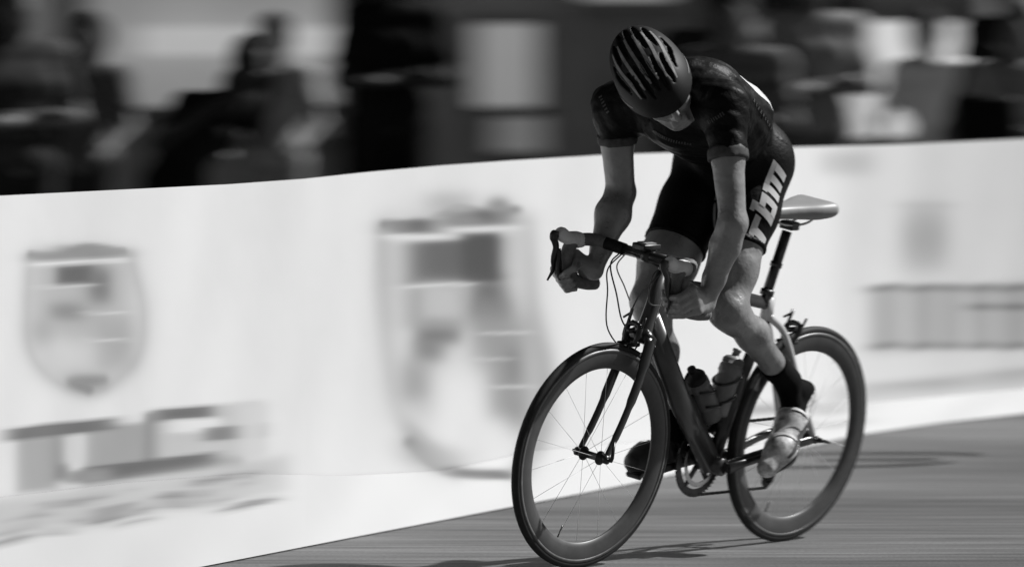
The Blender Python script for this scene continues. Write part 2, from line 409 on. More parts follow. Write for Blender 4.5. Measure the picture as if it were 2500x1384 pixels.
textA = Zb([
    (60, 210, 905, 1110, 8, 3, 146, -.1), (190, 250, 905, 1070, 7, 3, 118, -.1), (300, 880, 850, 1060, 8, 3, 144, -.12), (520, 600, 820, 1040, 7, 3, 118, -.1), (800, 870, 820, 1000, 8, 3, 150, -.1), (230, 300, 900, 1010, 9, 4, 186, -.05), (570, 940, 800, 990, 12, 3, 170, -.1),
    (20, 420, 862, 908, 14, 1.6, 98, -.11), (120, 260, 866, 906, 12, 1.6, 104, -.11), (560, 780, 806, 850, 12, 1.6, 96, -.08),
    (620, 800, 848, 896, 10, 1.6, 196, -.04), (740, 940, 872, 922, 12, 1.6, 108, -.08), (300, 780, 995, 1055, 14, 1.6, 92, -.12), (230, 400, 1032, 1075, 12, 2, 130, -.1), (860, 960, 790, 990, 12, 4, 186, -.05)], 0, 450, 1.4814)
r3 = np.random.default_rng(2); smallA = []
for i in range(44):
    a = r3.uniform(-60, 600); y0 = 1240 - .155 * (a - 0) + r3.choice([0, 26, 52, 74]) + r3.uniform(-3, 3); smallA.append((a, a + r3.uniform(30, 110), y0, y0 + r3.uniform(7, 16), 14, 2.2, r3.uniform(112, 160), -.14))
smallA = [(-80, 700, 1170, 1265, 14, 6, 172, -.155)] + smallA
tD = [(2120, 2620, 692, 850, 10, 3, 212, -.1)]
for i, (a, b) in enumerate(((2125, 2200), (2215, 2290), (2300, 2345), (2365, 2430), (2440, 2520), (2530, 2600))):
    tD += [(a, b, 700, 852, 6, 3, 176, -.1), (a - 5, b + 5, 694, 710, 10, 2, 128, -.1), (a, b, 836, 852, 9, 2, 140, -.1)]
    if i > 2: tD.append((a, b, 742, 756, 9, 2, 120, -.02))
tD += [(2205, 2310, 500, 660, 12, 12, 190, 0), (2215, 2300, 545, 620, 12, 14, 176, 0), (2200, 2320, 495, 508, 14, 3, 196, 0), (2030, 2620, 915, 955, 22, 4, 198, -.1), (2150, 2350, 930, 945, 24, 3, 180, -.06), (2400, 2620, 900, 915, 24, 3, 186, -.1), (2000, 2130, 370, 425, 14, 8, 190, 0), (1960, 2080, 990, 1012, 24, 4, 160, -.05), (1980, 2110, 1030, 1042, 24, 4, 150, -.05)]
tC = [(1760, 1990, 985, 1015, 20, 4, 165, -.05), (1790, 1990, 1030, 1038, 20, 3, 130, -.05)]
PRINT = [(shieldA + textA + smallA, 200), (shieldB, 224), (tC, 220), (tD, 224)]
STROKES = {200: [([(72, 632), (66, 760), (72, 850), (110, 905), (215, 962), (300, 912), (338, 850), (345, 740), (318, 632)], 11, 16, 168),
                 ([(75, 622), (140, 628), (210, 604), (300, 614)], 9, 5, 118), ([(150, 690), (236, 702), (250, 745), (150, 770)], 20, 9, 124), ([(215, 950), (180, 930), (250, 925)], 12, 7, 118)],
           224: [([(940, 560), (952, 800), (975, 980), (1030, 1085), (1110, 1140)], 22, 18, 168), ([(1085, 1148), (1160, 1160), (1245, 1168)], 9, 4, 62), ([(1000, 1080), (1060, 1130), (1110, 1148)], 14, 8, 120),
                 ([(1275, 560), (1300, 760), (1325, 900), (1322, 1040), (1270, 1150)], 26, 20, 158), ([(1215, 520), (1215, 640), (1175, 740), (1110, 790), (1052, 850), (1028, 960)], 36, 14, 96), ([(1035, 790), (1095, 800), (1050, 870)], 22, 10, 92),
                 ([(940, 548), (1030, 545), (1080, 525), (1120, 508), (1200, 522), (1262, 512)], 10, 4, 95)]}
def tone(px, py, marks, white, base):
    k = np.full(np.shape(px), base); shp = [m for m in marks if len(m) == 8]
    for pts, wd, sf, gr in (STROKES.get(white, []) if marks is PRINT[0][0] or marks is PRINT[1][0] else []):
        d = np.full(np.shape(px), 1e9); q = bez([(a, b, 0) for a, b in pts], 5)
        for a, b in zip(q[:-1], q[1:]):
            ux, uy = b[0] - a[0], b[1] - a[1]; t = np.clip(((px - a[0]) * ux + (py - a[1]) * uy) / (ux * ux + uy * uy + 1e-9), 0, 1)
            d = np.minimum(d, np.hypot(px - a[0] - t * ux, py - a[1] - t * uy))
        w = 1 / (1 + np.exp(np.clip((d - wd) / (sf * .5), -40, 40))); k = k * (1 - w) + w * base * lin(gr) / lin(white)
    for a, b, c0, d0, sx, sy, gr, sl in shp:
        w = soft(px, a, b, sx) * soft(py - sl * (px - (a + b) / 2), c0, d0, sy)
        k = k * (1 - w) + w * min(.85, base * lin(gr) / lin(white))
    return k
def inked(o, px, py, marks, white, base):
    k = tone(np.array(px), np.array(py), marks, white, base); c = np.stack([k, k, k, np.ones_like(k)], 1).astype(np.float32)
    o.data.color_attributes.new('ink', 'FLOAT_COLOR', 'POINT').data.foreach_set('color', c.ravel())
ban_defs = [(-420, 745, 'white banner at the left end with a small grey crest above block letters'),
            (745, 1480, 'white banner with the tall dark shield emblem left of the front wheel'),
            (1480, 1990, 'plain white vinyl banner directly behind the rider and bicycle'),
            (1990, 3000, 'white banner at the right end with faint crest and pale lettering')]
banners = []
for (x0, x1, lab), (mk, wh) in zip(ban_defs, PRINT):
    org = edge((x0 + x1) / 2) - NRM * 0.13
    T = thing('advertising_banner', lab, 'banner', org, 'advertising banners hung along the barrier'); banners.append(T)
    xs = np.linspace(x0, x1, int((x1 - x0) / 6)); v = []; f = []; qx = []; qy = []; nr = 110
    for x in xs:
        t, c = ramp(topl, x), ramp(cre, x)
        for j in range(nr + 1):
            y = t + (c - t) * j / nr; p = upright(x, y)
            v.append(p + NRM * (0.006 * math.sin(x / 61 + j * .036) + 0.003 * math.sin(x / 23 + j * .07)) * math.sin(math.pi * j / nr)); qx.append(x); qy.append(y)
        v.append(v[-nr - 1] - NRM * 0.003 - V(0, 0, .02)); v.append(v[-2] - NRM * .03 - V(0, 0, .05)); qx += [x, x]; qy += [t - 40, c + 60]
    W = nr + 3
    for i in range(len(xs) - 1):
        for j in range(nr): a = i * W + j; f.append((a, a + 1, a + W + 1, a + W))
        
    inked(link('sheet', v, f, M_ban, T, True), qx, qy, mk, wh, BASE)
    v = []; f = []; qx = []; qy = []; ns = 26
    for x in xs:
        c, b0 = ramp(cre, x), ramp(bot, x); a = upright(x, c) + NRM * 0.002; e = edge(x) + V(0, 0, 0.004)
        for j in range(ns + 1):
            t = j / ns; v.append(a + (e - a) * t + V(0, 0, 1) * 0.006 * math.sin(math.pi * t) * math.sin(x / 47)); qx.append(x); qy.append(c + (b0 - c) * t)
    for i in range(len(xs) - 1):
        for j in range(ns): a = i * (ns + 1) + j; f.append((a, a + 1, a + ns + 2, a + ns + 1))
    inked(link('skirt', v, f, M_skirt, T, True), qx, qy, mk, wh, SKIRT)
# crowd barrier frames behind the banners
for k, (x0, x1) in enumerate(((-380, 150), (160, 740), (755, 1475), (1490, 1980), (2000, 2480), (2490, 2960))):
    a = upright(x0, 900) * V(1, 1, 0) - NRM * 0.16; b = upright(x1, 900) * V(1, 1, 0) - NRM * 0.16
    T = thing('crowd_barrier', 'steel crowd barrier frame standing behind the %s' % ['far left part of the left banner', 'right part of the left banner', 'banner with the tall shield', 'banner behind the rider', 'left part of the right banner', 'right edge of the right banner'][k], 'barrier', (a + b) / 2, 'crowd barriers behind the banners')
    za = upright(x0, ramp(topl, x0))[2] - .09; zb = upright(x1, ramp(topl, x1))[2] - .09
    m = MB(); m.tube([a + V(0, 0, .12), a + V(0, 0, za), b + V(0, 0, zb), b + V(0, 0, .12)], .017, closed=True); m.build('frame', M_steel, T)
    m = MB(); n = 9
    for i in range(1, n): p = a + (b - a) * i / n; m.tube([p + V(0, 0, .12), p + V(0, 0, za + (zb - za) * i / n)], .007, 6)
    m.build('bars', M_steel, T)
    for p in (a * .85 + b * .15, a * .15 + b * .85):
        m = MB(); m.tube([p + V(0, 0, .12), p + V(0, 0, .02) - NRM * .25], .014, 8); m.tube([p + V(0, 0, .12), p + V(0, 0, .06) + NRM * .06], .014, 8); m.build('foot', M_steel, T)

# ================================================================== BACKGROUND
M_wall = mat('building_wall', 0.5, 0.9, 0.2, var=0.3, scale=1.5, bump=0.3, bscale=20)
M_dark = mat('dark_opening', 0.004, 0.6, 0.2)
M_glass = mat('window_glass', 0.02, 0.08, 0.5)
M_frame = mat('pale_frame', 0.35, 0.5, 0.4, var=0.1, scale=5)
M_pl = mat('pale_render', 0.16, 0.9, 0.2, var=0.3, scale=2)
YB = 33.0
tag(sheet('pavement', -30, 30, 24.5, YB + .05, 0.12, M_pave), None, None, kind='structure')
m = MB(); m.box((0, 24.45, .055), AX, AY, AZ, 60, .1, .14); tag(m.build('kerb', mat('kerb_stone', .2, .8, .2, var=.3, scale=4), None, False), None, None, kind='structure')
B = thing('building', 'dark rendered street building with shop doors behind the spectators', 'building', (0, YB, 0))
X = lambda px, Y: (px - CX) / FPX * Y
Zp = lambda py, Y: at(CX, py, Y)[2]
op = [(X(820, YB), X(1100, YB), 0.12, 2.6), (X(1720, YB), X(2090, YB), 0.12, 2.4), (X(-160, YB), X(140, YB), .12, 2.5)]
m = MB(); xs = [-14] + [q for o in sorted(op) for q in o[:2]] + [14]
for i in range(0, len(xs), 2): m.box(((xs[i] + xs[i + 1]) / 2, YB + .2, 4), AX, AY, AZ, xs[i + 1] - xs[i], .4, 8)
for o in op: m.box(((o[0] + o[1]) / 2, YB + .2, (o[3] + 8) / 2), AX, AY, AZ, o[1] - o[0], .4, 8 - o[3])
m.build('wall', M_wall, B, False)
for o in op:
    m = MB(); w = o[1] - o[0]; m.box(((o[0] + o[1]) / 2, YB + .25, o[3] / 2), AX, AY, AZ, w, .06, o[3]); d = m.build('door', M_dark, B, False)
    m = MB(); m.box(((o[0] + o[1]) / 2, YB + .205, 1.9), AX, AY, AZ, w * .7, .02, .8); m.build('pane', M_glass, d, False)
    m = MB(); m.tube([(o[1] - .12, YB + .18, 1.0), (o[1] - .12, YB + .18, 1.3)], .015, 8); m.build('handle', M_steel, d)
for i, xx in enumerate((-9, -6.5, -3.6, -.2, 2.6, 5.4, 8.4)):
    m = MB(); m.box((xx, YB - .03, 5.2), AX, AY, AZ, 1.1, .1, 1.6); w = m.build('window', M_frame, B, False)
    m = MB(); m.box((xx, YB - .09, 5.2), AX, AY, AZ, .95, .03, 1.45); m.build('pane', M_glass, w, False)
    m = MB(); m.box((xx, YB - .1, 4.36), AX, AY, AZ, 1.3, .2, .08); m.build('sill', M_frame, w, False)
m = MB(); m.box((X(1225, YB), YB - .04, 1.35), AX, AY, AZ, X(1480, YB) - X(1105, YB), .12, 2.3); m.build('pilaster', mat('grey_panel', 0.6, .8, .2, var=.2, scale=3), B, False)

# glowing panels added to the facade to brighten pale patches of the backdrop
def glow_mat(name, v, e):
    m = mat(name, v, .6, .2); b = m.node_tree.nodes['Principled BSDF']; n = m.node_tree.nodes.new('ShaderNodeTexNoise'); n.inputs['Scale'].default_value = 1.7
    t = m.node_tree.nodes.new('ShaderNodeTexCoord'); m.node_tree.links.new(t.outputs['Object'], n.inputs['Vector'])
    q = m.node_tree.nodes.new('ShaderNodeMapRange'); q.inputs[3].default_value = e * .75; q.inputs[4].default_value = e * 1.25
    m.node_tree.links.new(n.outputs[0], q.inputs[0]); m.node_tree.links.new(q.outputs[0], b.inputs['Emission Strength'])
    b.inputs['Emission Color'].default_value = (1, 1, 1, 1); return m
def lit(x0, x1, y0, y1, e, name='added_glow_panel'):
    a, b_, t, u = X(x0, YB), X(x1, YB), Zp(y0, YB), Zp(y1, YB); c = ((a + b_) / 2, YB - .16, (t + u) / 2)
    m = MB(); w, h = b_ - a, t - u
    for q in (-1, 1): m.box((c[0] + q * (w / 2 + .02), YB - .1, c[2]), AX, AY, AZ, .05, .21, h + .09)
    for q in (-1, 1): m.box((c[0], YB - .1, c[2] + q * (h / 2 + .02)), AX, AY, AZ, w - .012, .2, .05)
    o = m.build(name, M_frame, B, False)
    m = MB(); m.box(c, AX, AY, AZ, w - .008, .02, h - .01); m.build('pane', glow_mat('glow_face', .3, e), o, False)  # emissive face of the added panel
lit(215, 815, -90, 262, .19)  # wide glow added for the pale area at the left
m = MB(); m.box((X(585, YB), YB - .26, Zp(100, YB)), AX, AY, AZ, X(822, YB) - X(350, YB), .08, Zp(66, YB) - Zp(134, YB)); m.build('added_glow_band', glow_mat('glow_band_face', .4, .36), B, False)  # brighter band, an added glowing strip in front of the wide panel
lit(560, 800, 272, 330, .08)
lit(1158, 1315, 56, 262, .21, 'added_glow_upright'); lit(1200, 1330, 282, 370, .12)  # upright glow and dimmer one below, added for the pale central patch
lit(2075, 2370, 50, 335, .55, 'added_glow_upright'); lit(1745, 1900, 50, 100, .16); lit(60, 150, -40, 130, .08); lit(2400, 2600, -90, 45, .18); lit(1420, 1640, -90, 6, .2)  # added glow: first panel stands in for a bright shirt, rest for pale patches

def spectator(px, Y, h=1.75, turn=0.0, lean=(0, 0), shirt=.1, trousers=.03, skin=.2, arms='down', label='', hairv=.02, zoff=0.0, bag=False, strp=False):
    z0 = .12 if Y > 24.5 else 0
    x = X(px, Y); T = thing('person', label, 'person', (x, Y, z0), 'spectators behind the barrier')
    fw = V(math.sin(turn), -math.cos(turn), 0); sd = V(math.cos(turn), math.sin(turn), 0); o = V(x, Y, z0); s = h / 1.75
    lv = V(lean[0], lean[1], 0)
    def P(a, b, z): zz = z * s; return o + sd * a * s + fw * b * s + AZ * zz + lv * max(0, zz - .9) ** 1.0
    Fd = Field(o + V(-1.0, -1.0, -.02), o + V(1.0, 1.0, h + .1), .022)
    hip = [P(q * .09, 0, .93) for q in (-1, 1)]; kn = [P(q * .11, .02, .5) for q in (-1, 1)]; an = [P(q * .12, -.01, .09) for q in (-1, 1)]
    sh = [P(q * .19, 0, 1.42) for q in (-1, 1)]
    el, ha = {'down': ([P(-.26, -.03, 1.12), P(.26, -.03, 1.12)], [P(-.25, .08, .88), P(.25, .08, .88)]),
              'fold': ([P(-.27, .06, 1.13), P(.27, .06, 1.13)], [P(.10, .20, 1.15), P(-.10, .22, 1.12)]),
              'camera': ([P(-.30, .18, 1.22), P(.30, .18, 1.22)], [P(-.08, .26, 1.52), P(.10, .26, 1.50)]),
              'rail': ([P(-.3, .10, 1.15), P(.3, .10, 1.15)], [P(-.22, .34, 1.02), P(.22, .34, 1.02)])}[arms]
    nk = P(0, .01, 1.5); hd = P(0, .04, 1.63)
    def legs(F, e, to=0):
        for i in (0, 1):
            F.chain([hip[i], kn[i], an[i] if not to else an[i] * .75 + kn[i] * .25], [.09 * s + e, .058 * s + e, .043 * s + e], .03)
        F.cone(P(-.06, 0, .95), P(.06, 0, .95), .11 * s + e, .11 * s + e, .04)
    def trunk(F, e):
        F.cone(P(0, 0, .98), P(0, 0, 1.15), .125 * s + e, .12 * s + e, .05); F.cone(P(-.08, 0, 1.28), P(.08, 0, 1.28), .115 * s + e, .115 * s + e, .06)
        F.cone(P(-.05, 0, .98), P(.05, 0, .98), .115 * s + e, .115 * s + e, .05); F.cone(sh[0], sh[1], .062 * s + e, .062 * s + e, .05)
    legs(Fd, 0); trunk(Fd, 0)
    for i in (0, 1):
        Fd.chain([sh[i], el[i], ha[i]], [.052 * s, .04 * s, .028 * s], .02); hd2 = ha[i] + unit(ha[i] - el[i]) * .09
        Fd.chain([ha[i], hd2], [.036, .03], .02); Fd.cone(ha[i], ha[i] + fw * .04 + AZ * .03, .018, .014, .01)
        Fd.cone(an[i] - AZ * .04, an[i] + fw * .15 - AZ * .05, .04, .032, .02)
    Fd.cone(nk - AZ * .08, nk + AZ * .04, .055, .05, .02); Fd.ell(hd, sd, fw, AZ, .075, .095, .115, .03); Fd.cone(hd - AZ * .08, hd - AZ * .07 + fw * .06, .045, .03, .02)
    Fd.cone(hd + fw * .09, hd + fw * .11 - AZ * .025, .012, .014, .01)
    Fd.build('body', mat('spectator_skin', skin, .6, .4, var=.15, scale=10), T)
    C = Fd.like(); legs(C, .012); C.plane(P(0, 0, 1.0), AZ); C.build('trousers', mat('trousers', trousers, .85, .2, var=.3, scale=6, bump=.4, bscale=12), T)
    C = Fd.like(); trunk(C, .018)
    for i in (0, 1):
        A = Fd.like(); A.cone(sh[i], el[i], .062 * s, .055 * s); A.plane(sh[i] * .25 + el[i] * .75, el[i] - sh[i]); C.union(A, .02)
    C.plane(P(0, 0, .9), -AZ); C.plane(nk - AZ * .0, AZ); C.warp(.003, 30, 1); ms = mat('shirt', shirt, .85, .2, var=.15 if not strp else .7, scale=5 if not strp else 14, bump=.4, bscale=9, stretch=(1, 1, 1) if not strp else (.1, .1, 1)); C.build('shirt', ms, T)
    C = Fd.like(); C.ell(hd + AZ * .025 - fw * .018, sd, fw, AZ, .086, .1, .115, .02); C.plane(hd + fw * .045, unit(fw - AZ * .9)); C.build('hair', mat('spectator_hair', hairv, .8, .2), T)
    for i in (0, 1):
        C = Fd.like(); C.cone(an[i] - AZ * .045, an[i] + fw * .16 - AZ * .055, .05, .04, .02); C.plane(o + AZ * .004, -AZ); C.build('shoe', mat('spectator_shoe', .04, .6, .3), T)
    return T, P
S = spectator
# left group
S(425, 23.4, 1.45, R(30), (.72, 0), .004, .004, .01, 'camera', 'black clad onlooker leaning sideways in front of the added glowing panel', .004)
S(672, 25.0, 1.42, R(-10), (0, 0), .30, .25, .12, 'rail', 'short onlooker in a pale grey top right of the leaning dark figure', .01)
S(40, 23.5, 1.72, R(20), (0, 0), .05, .02, .1, 'fold', 'onlooker in a striped grey top at the far left edge', strp=True)
S(205, 24.6, 1.42, R(-10), (.1, 0), .10, .03, .1, 'rail', 'shorter onlooker in dull grey second from the left edge')
S(960, 25.5, 1.75, R(5), (0, 0), .004, .004, .01, 'fold', 'onlooker all in black standing in front of the dark doorway', .004)
# behind and right of the rider
S(1690, 25.0, 1.60, R(15), (.2, 0), .02, .01, .06, 'rail', 'onlooker in a black top leaning behind the helmet of the rider', .004)
S(1800, 24.2, 1.66, R(-10), (0, 0), .12, .04, .12, 'fold', 'onlooker in a striped top behind the back of the rider', strp=True)
S(1990, 25.4, 1.70, R(8), (0, 0), .25, .10, .16, 'fold', 'onlooker in a mid grey top above the saddle')
S(2290, 25.2, 1.44, R(-25), (-.12, 0), .9, .5, .3, 'rail', 'short onlooker in a bright white shirt against the added glowing panel')
S(2440, 23.6, 1.60, R(-20), (.15, 0), .30, .004, .12, 'fold', 'onlooker with pale grey top and black trousers at the far right edge', .004)
S(2460, 27.0, 1.66, R(10), (0, 0), .01, .01, .05, 'down', 'taller onlooker in black behind the group at the right edge', .004)
# black bag over the barrier at the right
p = at(2405, 290, 22.9); T = thing('bag', 'black shoulder bag held at the far right above the banner', 'bag', p - V(0, 0, .12))
m = MB(); m.box(p, AX, AY, AZ, .28, .14, .2); m.build('pouch', M['lycra'], T, True, bevel=.03)
m = MB(); m.tube(bez([p + V(-.12, 0, .08), p + V(-.06, 0, .24), p + V(.05, 0, .3), p + V(.13, 0, .08)], 6), .012, 8); m.build('strap', M['lycra'], T)

# ================================================================== BICYCLE
hd_, ln_ = 0.868, 0.1786
O = V(.825, 16.3675, 0)
BF = V(-math.cos(hd_), -math.sin(hd_), 0); S0 = V(math.sin(hd_), -math.cos(hd_), 0)
BU = math.cos(ln_) * AZ + math.sin(ln_) * S0; BS = math.cos(ln_) * S0 - math.sin(ln_) * AZ
K = lambda a, u, s=0.0: O + a * BF + u * BU + s * BS
RW = .337
HA = unit(-.292 * BF + .956 * BU); HC = K(.834, .675)
ST = -0.04
def steer(p, vec=False):
    v = p if vec else p - HC; c, s = math.cos(ST), math.sin(ST)
    r = v * c + np.cross(HA, v) * s + HA * (HA @ v) * (1 - c); return r if vec else HC + r
KS = lambda a, u, s=0.0: steer(K(a, u, s))
bike = thing('bicycle', 'black and grey road racing bicycle with deep rims ridden along the banners', 'bicycle', O)
def wheel(name, c, ax, lab, rear=False):
    w = bpy.data.objects.new(name, None); COL.objects.link(w); w.parent = bike; w.location = Vector(c - np.array(world_loc(bike))); w.empty_display_size = .05
    w['label'] = lab
    r = RW
    m = MB(); m.lathe(c, ax, [(r - .018, -.0115), (r - .030, -.0125), (r - .045, -.0125), (r - .062, -.009), (r - .076, -.004), (r - .078, 0), (r - .076, .004), (r - .062, .009), (r - .045, .0125), (r - .030, .0125), (r - .018, .0115)], 128, closed=True); m.build('rim', M['rim'], w)
    for q in (-1, 1): m = MB(); m.lathe(c, ax, [(r - .0195, q * .0122), (r - .0195, q * .0130), (r - .0285, q * .0134), (r - .0285, q * .0122)], 128, closed=True); m.build('brake_track', M['track'], w)
    prof = [(r - .0125 + .0125 * math.cos(t), .0125 * math.sin(t)) for t in np.linspace(-2.5, 2.5, 15)]
    m = MB(); m.lathe(c, ax, prof, 128, closed=True); m.build('tyre', M['tyre'], w)
    hw = .05 if not rear else .065
    m = MB(); m.lathe(c, ax, [(.006, -hw), (.012, -hw), (.012, -hw + .014), (.021, -.034), (.021, -.030), (.011, -.022), (.011, .022), (.021, .030), (.021, .034), (.012, hw - .014), (.012, hw), (.006, hw)], 24); m.build('hub', M['darkmetal'], w)
    ax = unit(ax); u = unit(np.cross(ax, AZ)); v = np.cross(ax, u); n = 18 if not rear else 20
    for i in range(n):
        t = 2 * math.pi * i / n + .1; sd = .032 if i % 2 else -.032; d = math.cos(t) * u + math.sin(t) * v
        t2 = t + (.5 if rear and i % 4 < 2 else (-.5 if rear else 0)); d2 = math.cos(t2) * u + math.sin(t2) * v
        MB().tube([c + d2 * .021 + ax * sd, c + d * (r - .078)], .0006, 5).build('spoke', M['spoke'], w)
    t = 1.15; d = math.cos(t) * u + math.sin(t) * v
    MB().tube([c + d * (r - .078), c + d * (r - .115)], .0022, 8).build('valve', M['carbon'], w)
    return w
FH = KS(.985, .337); RH = K(0, .337); fax = steer(BS, True); ffw = steer(BF, True); fup = steer(BU, True)
wheel('front_wheel', FH, fax, 'front wheel with deep grey rim'); wheel('rear_wheel', RH, BS, 'rear wheel with deep grey rim', True)
# frame
HT = HC + HA * .035; HTT = HC + HA * .205; BB = K(.41, .272); SC = K(.245, .765); ax0 = BS
m = MB()
m.tube([HC + HA * .012, HT, HT + HA * .06, HTT], [.030, .027, .024, .024], 20, .85, ax0)
m.tube([HT + HA * .03 - BF * .01, HT * .5 + BB * .5, BB], [.036, .040, .040], 20, .62, ax0)
m.lathe(BB, BS, [(0, -.045), (.027, -.045), (.027, .045), (0, .045)], 24)
ob = m.build('down_tube', M['greyframe'], bike)
m = MB(); m.tube([HTT - HA * .035 - BF * .005, HTT * .5 + SC * .5 - HA * .012, SC - BU * .01], [.024, .021, .019], 18, .75, ax0); m.build('top_tube', M['greyframe'], bike)
m = MB(); m.tube([BB, BB * .5 + SC * .5, SC - BU * .05], [.028, .024, .020], 18, .7, ax0); m.build('seat_tube', M['carbon'], bike)
m = MB(); m.tube([SC - BU * .06, SC + unit(K(.19, .99) - BB) * .012], [.023, .021], 18, .8, ax0); m.build('seat_cluster', M['whiteframe'], bike)
for s in (-1, 1):
    DO = RH + BS * s * .066
    m = MB(); m.tube(bez([SC - BU * .045 + BS * s * .010, K(.175, .66, s * .030), K(.09, .50, s * .048), DO], 6), [.012] * 18 + [.008], 12, .7, ax0); m.build('seat_stay', M['whiteframe'], bike)
    m = MB(); m.tube(bez([BB + BS * s * .030 - BU * .004, K(.30, .285, s * .036), K(.12, .32, s * .058), DO], 6), [.017] * 10 + [.014] * 8 + [.009], 12, .7, ax0); m.build('chain_stay', M['carbon'], bike)
    m = MB(); m.tube([DO - BS * s * .004, DO + BS * s * .006], .014, 12); m.build('dropout', M['darkmetal'], bike)
# fork
fk = bpy.data.objects.new('fork', None); COL.objects.link(fk); fk.parent = bike; fk.location = Vector(HC - O)
m = MB(); m.tube([KS(.834, .675, -.045), KS(.838, .69, -.02), KS(.838, .69, .02), KS(.834, .675, .045)], [.016, .022, .022, .016], 14); m.tube([HC - HA * .01, HC + HA * .03], [.026, .028], 16); m.build('crown', M['carbon'], fk)
for s in (-1, 1):
    m = MB(); m.tube(bez([KS(.836, .685, s * .040), KS(.872, .58, s * .049), KS(.925, .45, s * .051), FH + fax * s * .052], 7), [.022] * 6 + [.018] * 6 + [.014] * 6 + [.011] * 3 + [.009], 14, .5, fax); m.build('fork_blade', M['carbon'], fk)
    m = MB(); m.tube([FH + fax * s * .047, FH + fax * s * .062], .013, 12); m.build('dropout', M['darkmetal'], fk)
m = MB(); m.tube([FH - fax * .075, FH + fax * .075], .004, 8); m.tube([FH + fax * .072, FH + fax * .078 + fup * .01, FH + fax * .07 + fup * .055 - ffw * .01], [.008, .006, .004], 8); m.build('quick_release', M['darkmetal'], bike)
m = MB(); m.tube([RH - BS * .085, RH + BS * .085], .004, 8); m.tube([RH + BS * .08, RH + BS * .09 - BF * .012, RH + BS * .08 - BF * .06 - BU * .012], [.009, .006, .004], 8); m.build('quick_release', M['darkmetal'], bike)
# stem + bar
CL = KS(.862, .928)
m = MB(); m.tube([HTT, HTT + HA * .045], .019, 18); m.tube([HTT + HA * .028, CL], [.019, .017], 16); m.tube([CL - fax * .022, CL + fax * .022], .021, 18); m.build('stem', M['carbon'], bike)
hb = bpy.data.objects.new('handlebar', None); COL.objects.link(hb); hb.parent = bike; hb.location = Vector(CL - O)
m = MB(); m.tube([CL - fax * .1, CL + fax * .1], .0155, 16); m.build('bar_top', M['carbon'], hb)
HOOK = {}
for s in (-1, 1):
    k = lambda a, u, q, s=s: KS(.862 + a, .928 + u, s * q)
    path = bez([k(0, 0, .085), k(.002, .004, .15), k(.022, .008, .192), k(.060, .006, .206), k(.092, -.004, .210), k(.105, -.035, .212), k(.092, -.080, .214), k(.055, -.115, .216), k(.0, -.128, .218), k(-.045, -.130, .219)], 8)
    m = MB(); m.tube(path[:10], .0185, 14); m.build('bar_tape', M['darktape'], hb)
    m = MB(); m.tube(path[9:], .0195, 14); m.tube([path[-1], path[-1] + unit(path[-1] - path[-3]) * .006], [.0165, .012], 14); m.build('bar_tape', M['tape'], hb)
    # hood and lever
    m = MB(); m.tube(bez([k(.052, .004, .206), k(.088, .008, .209), k(.118, .014, .212), k(.142, .026, .214), k(.153, .036, .214)], 5), [.021, .022, .024, .025, .025, .024, .023, .022, .021, .020, .020, .020, .021, .021, .021, .021, .020, .019, .018, .016, .012], 14, .9, fax)
    h = m.build('brake_hood', M['hood'], hb)
    m = MB(); m.tube(bez([k(.162, .034, .214), k(.167, .012, .215), k(.152, -.015, .217), k(.150, -.05, .222), k(.140, -.085, .228), k(.152, -.118, .234)], 5), [.011, .017, .019, .020, .019, .017, .013, .012, .012, .012, .012, .012, .012, .012, .012, .011, .011, .010, .009, .008, .008, .007, .006, .005, .004, .004][:26], 12, .55, fax); m.build('brake_lever', M['carbon'], hb)
    m = MB(); m.tube(bez([k(.138, -.02, .216), k(.134, -.06, .214), k(.128, -.095, .212), k(.122, -.112, .211)], 4), [.006, .008, .010, .010, .011, .011, .011, .010, .010, .009, .008, .007, .006], 10, .5, fax); m.build('shift_lever', M['darkmetal'], hb)
    HOOK[s] = (k(.098, -.055, .213), k(.068, -.106, .2155), k)
# computer on the stem
m = MB(); c = CL + HA * .028 + ffw * .012; m.box(c, fax, unit(ffw), fup, .05, .075, .018); cp = m.build('bike_computer', M['darkmetal'], bike, True, bevel=.004)
m = MB(); m.box(c + fup * .0105, fax, ffw, fup, .036, .045, .003); m.build('screen', M['screen'], cp, False)
# cables
kL, kR = HOOK[1][2], HOOK[-1][2]
CAB = [([kR(.0, -.012, .10), kR(.03, -.05, .105), KS(.90, .80, -.06), KS(.895, .735, -.035), KS(.875, .70, -.02)], .0024, 'cable'),
       ([kR(.0, -.012, .09), kR(.045, -.06, .10), KS(.925, .81, -.075), KS(.93, .70, -.05), KS(.86, .63, -.01), K(.80, .66, .03)], .0022, 'cable'),
       ([kR(.0, -.012, .08), kR(.03, -.05, .08), KS(.90, .83, -.035), KS(.885, .79, -.02)], .0022, 'spoke'),
       ([kL(.0, -.012, .09), kL(.05, -.06, .08), KS(.91, .81, .03), KS(.90, .70, -.01), K(.85, .62, -.03), K(.80, .655, -.03)], .0024, 'cable'),
       ([kL(.0, -.012, .08), kL(.03, -.05, .06), KS(.88, .80, .05), K(.80, .78, .03)], .0022, 'cable')]
for p, r, mm_ in CAB: MB().tube(bez(p, 8), r, 8).build('cable', M[mm_], bike)
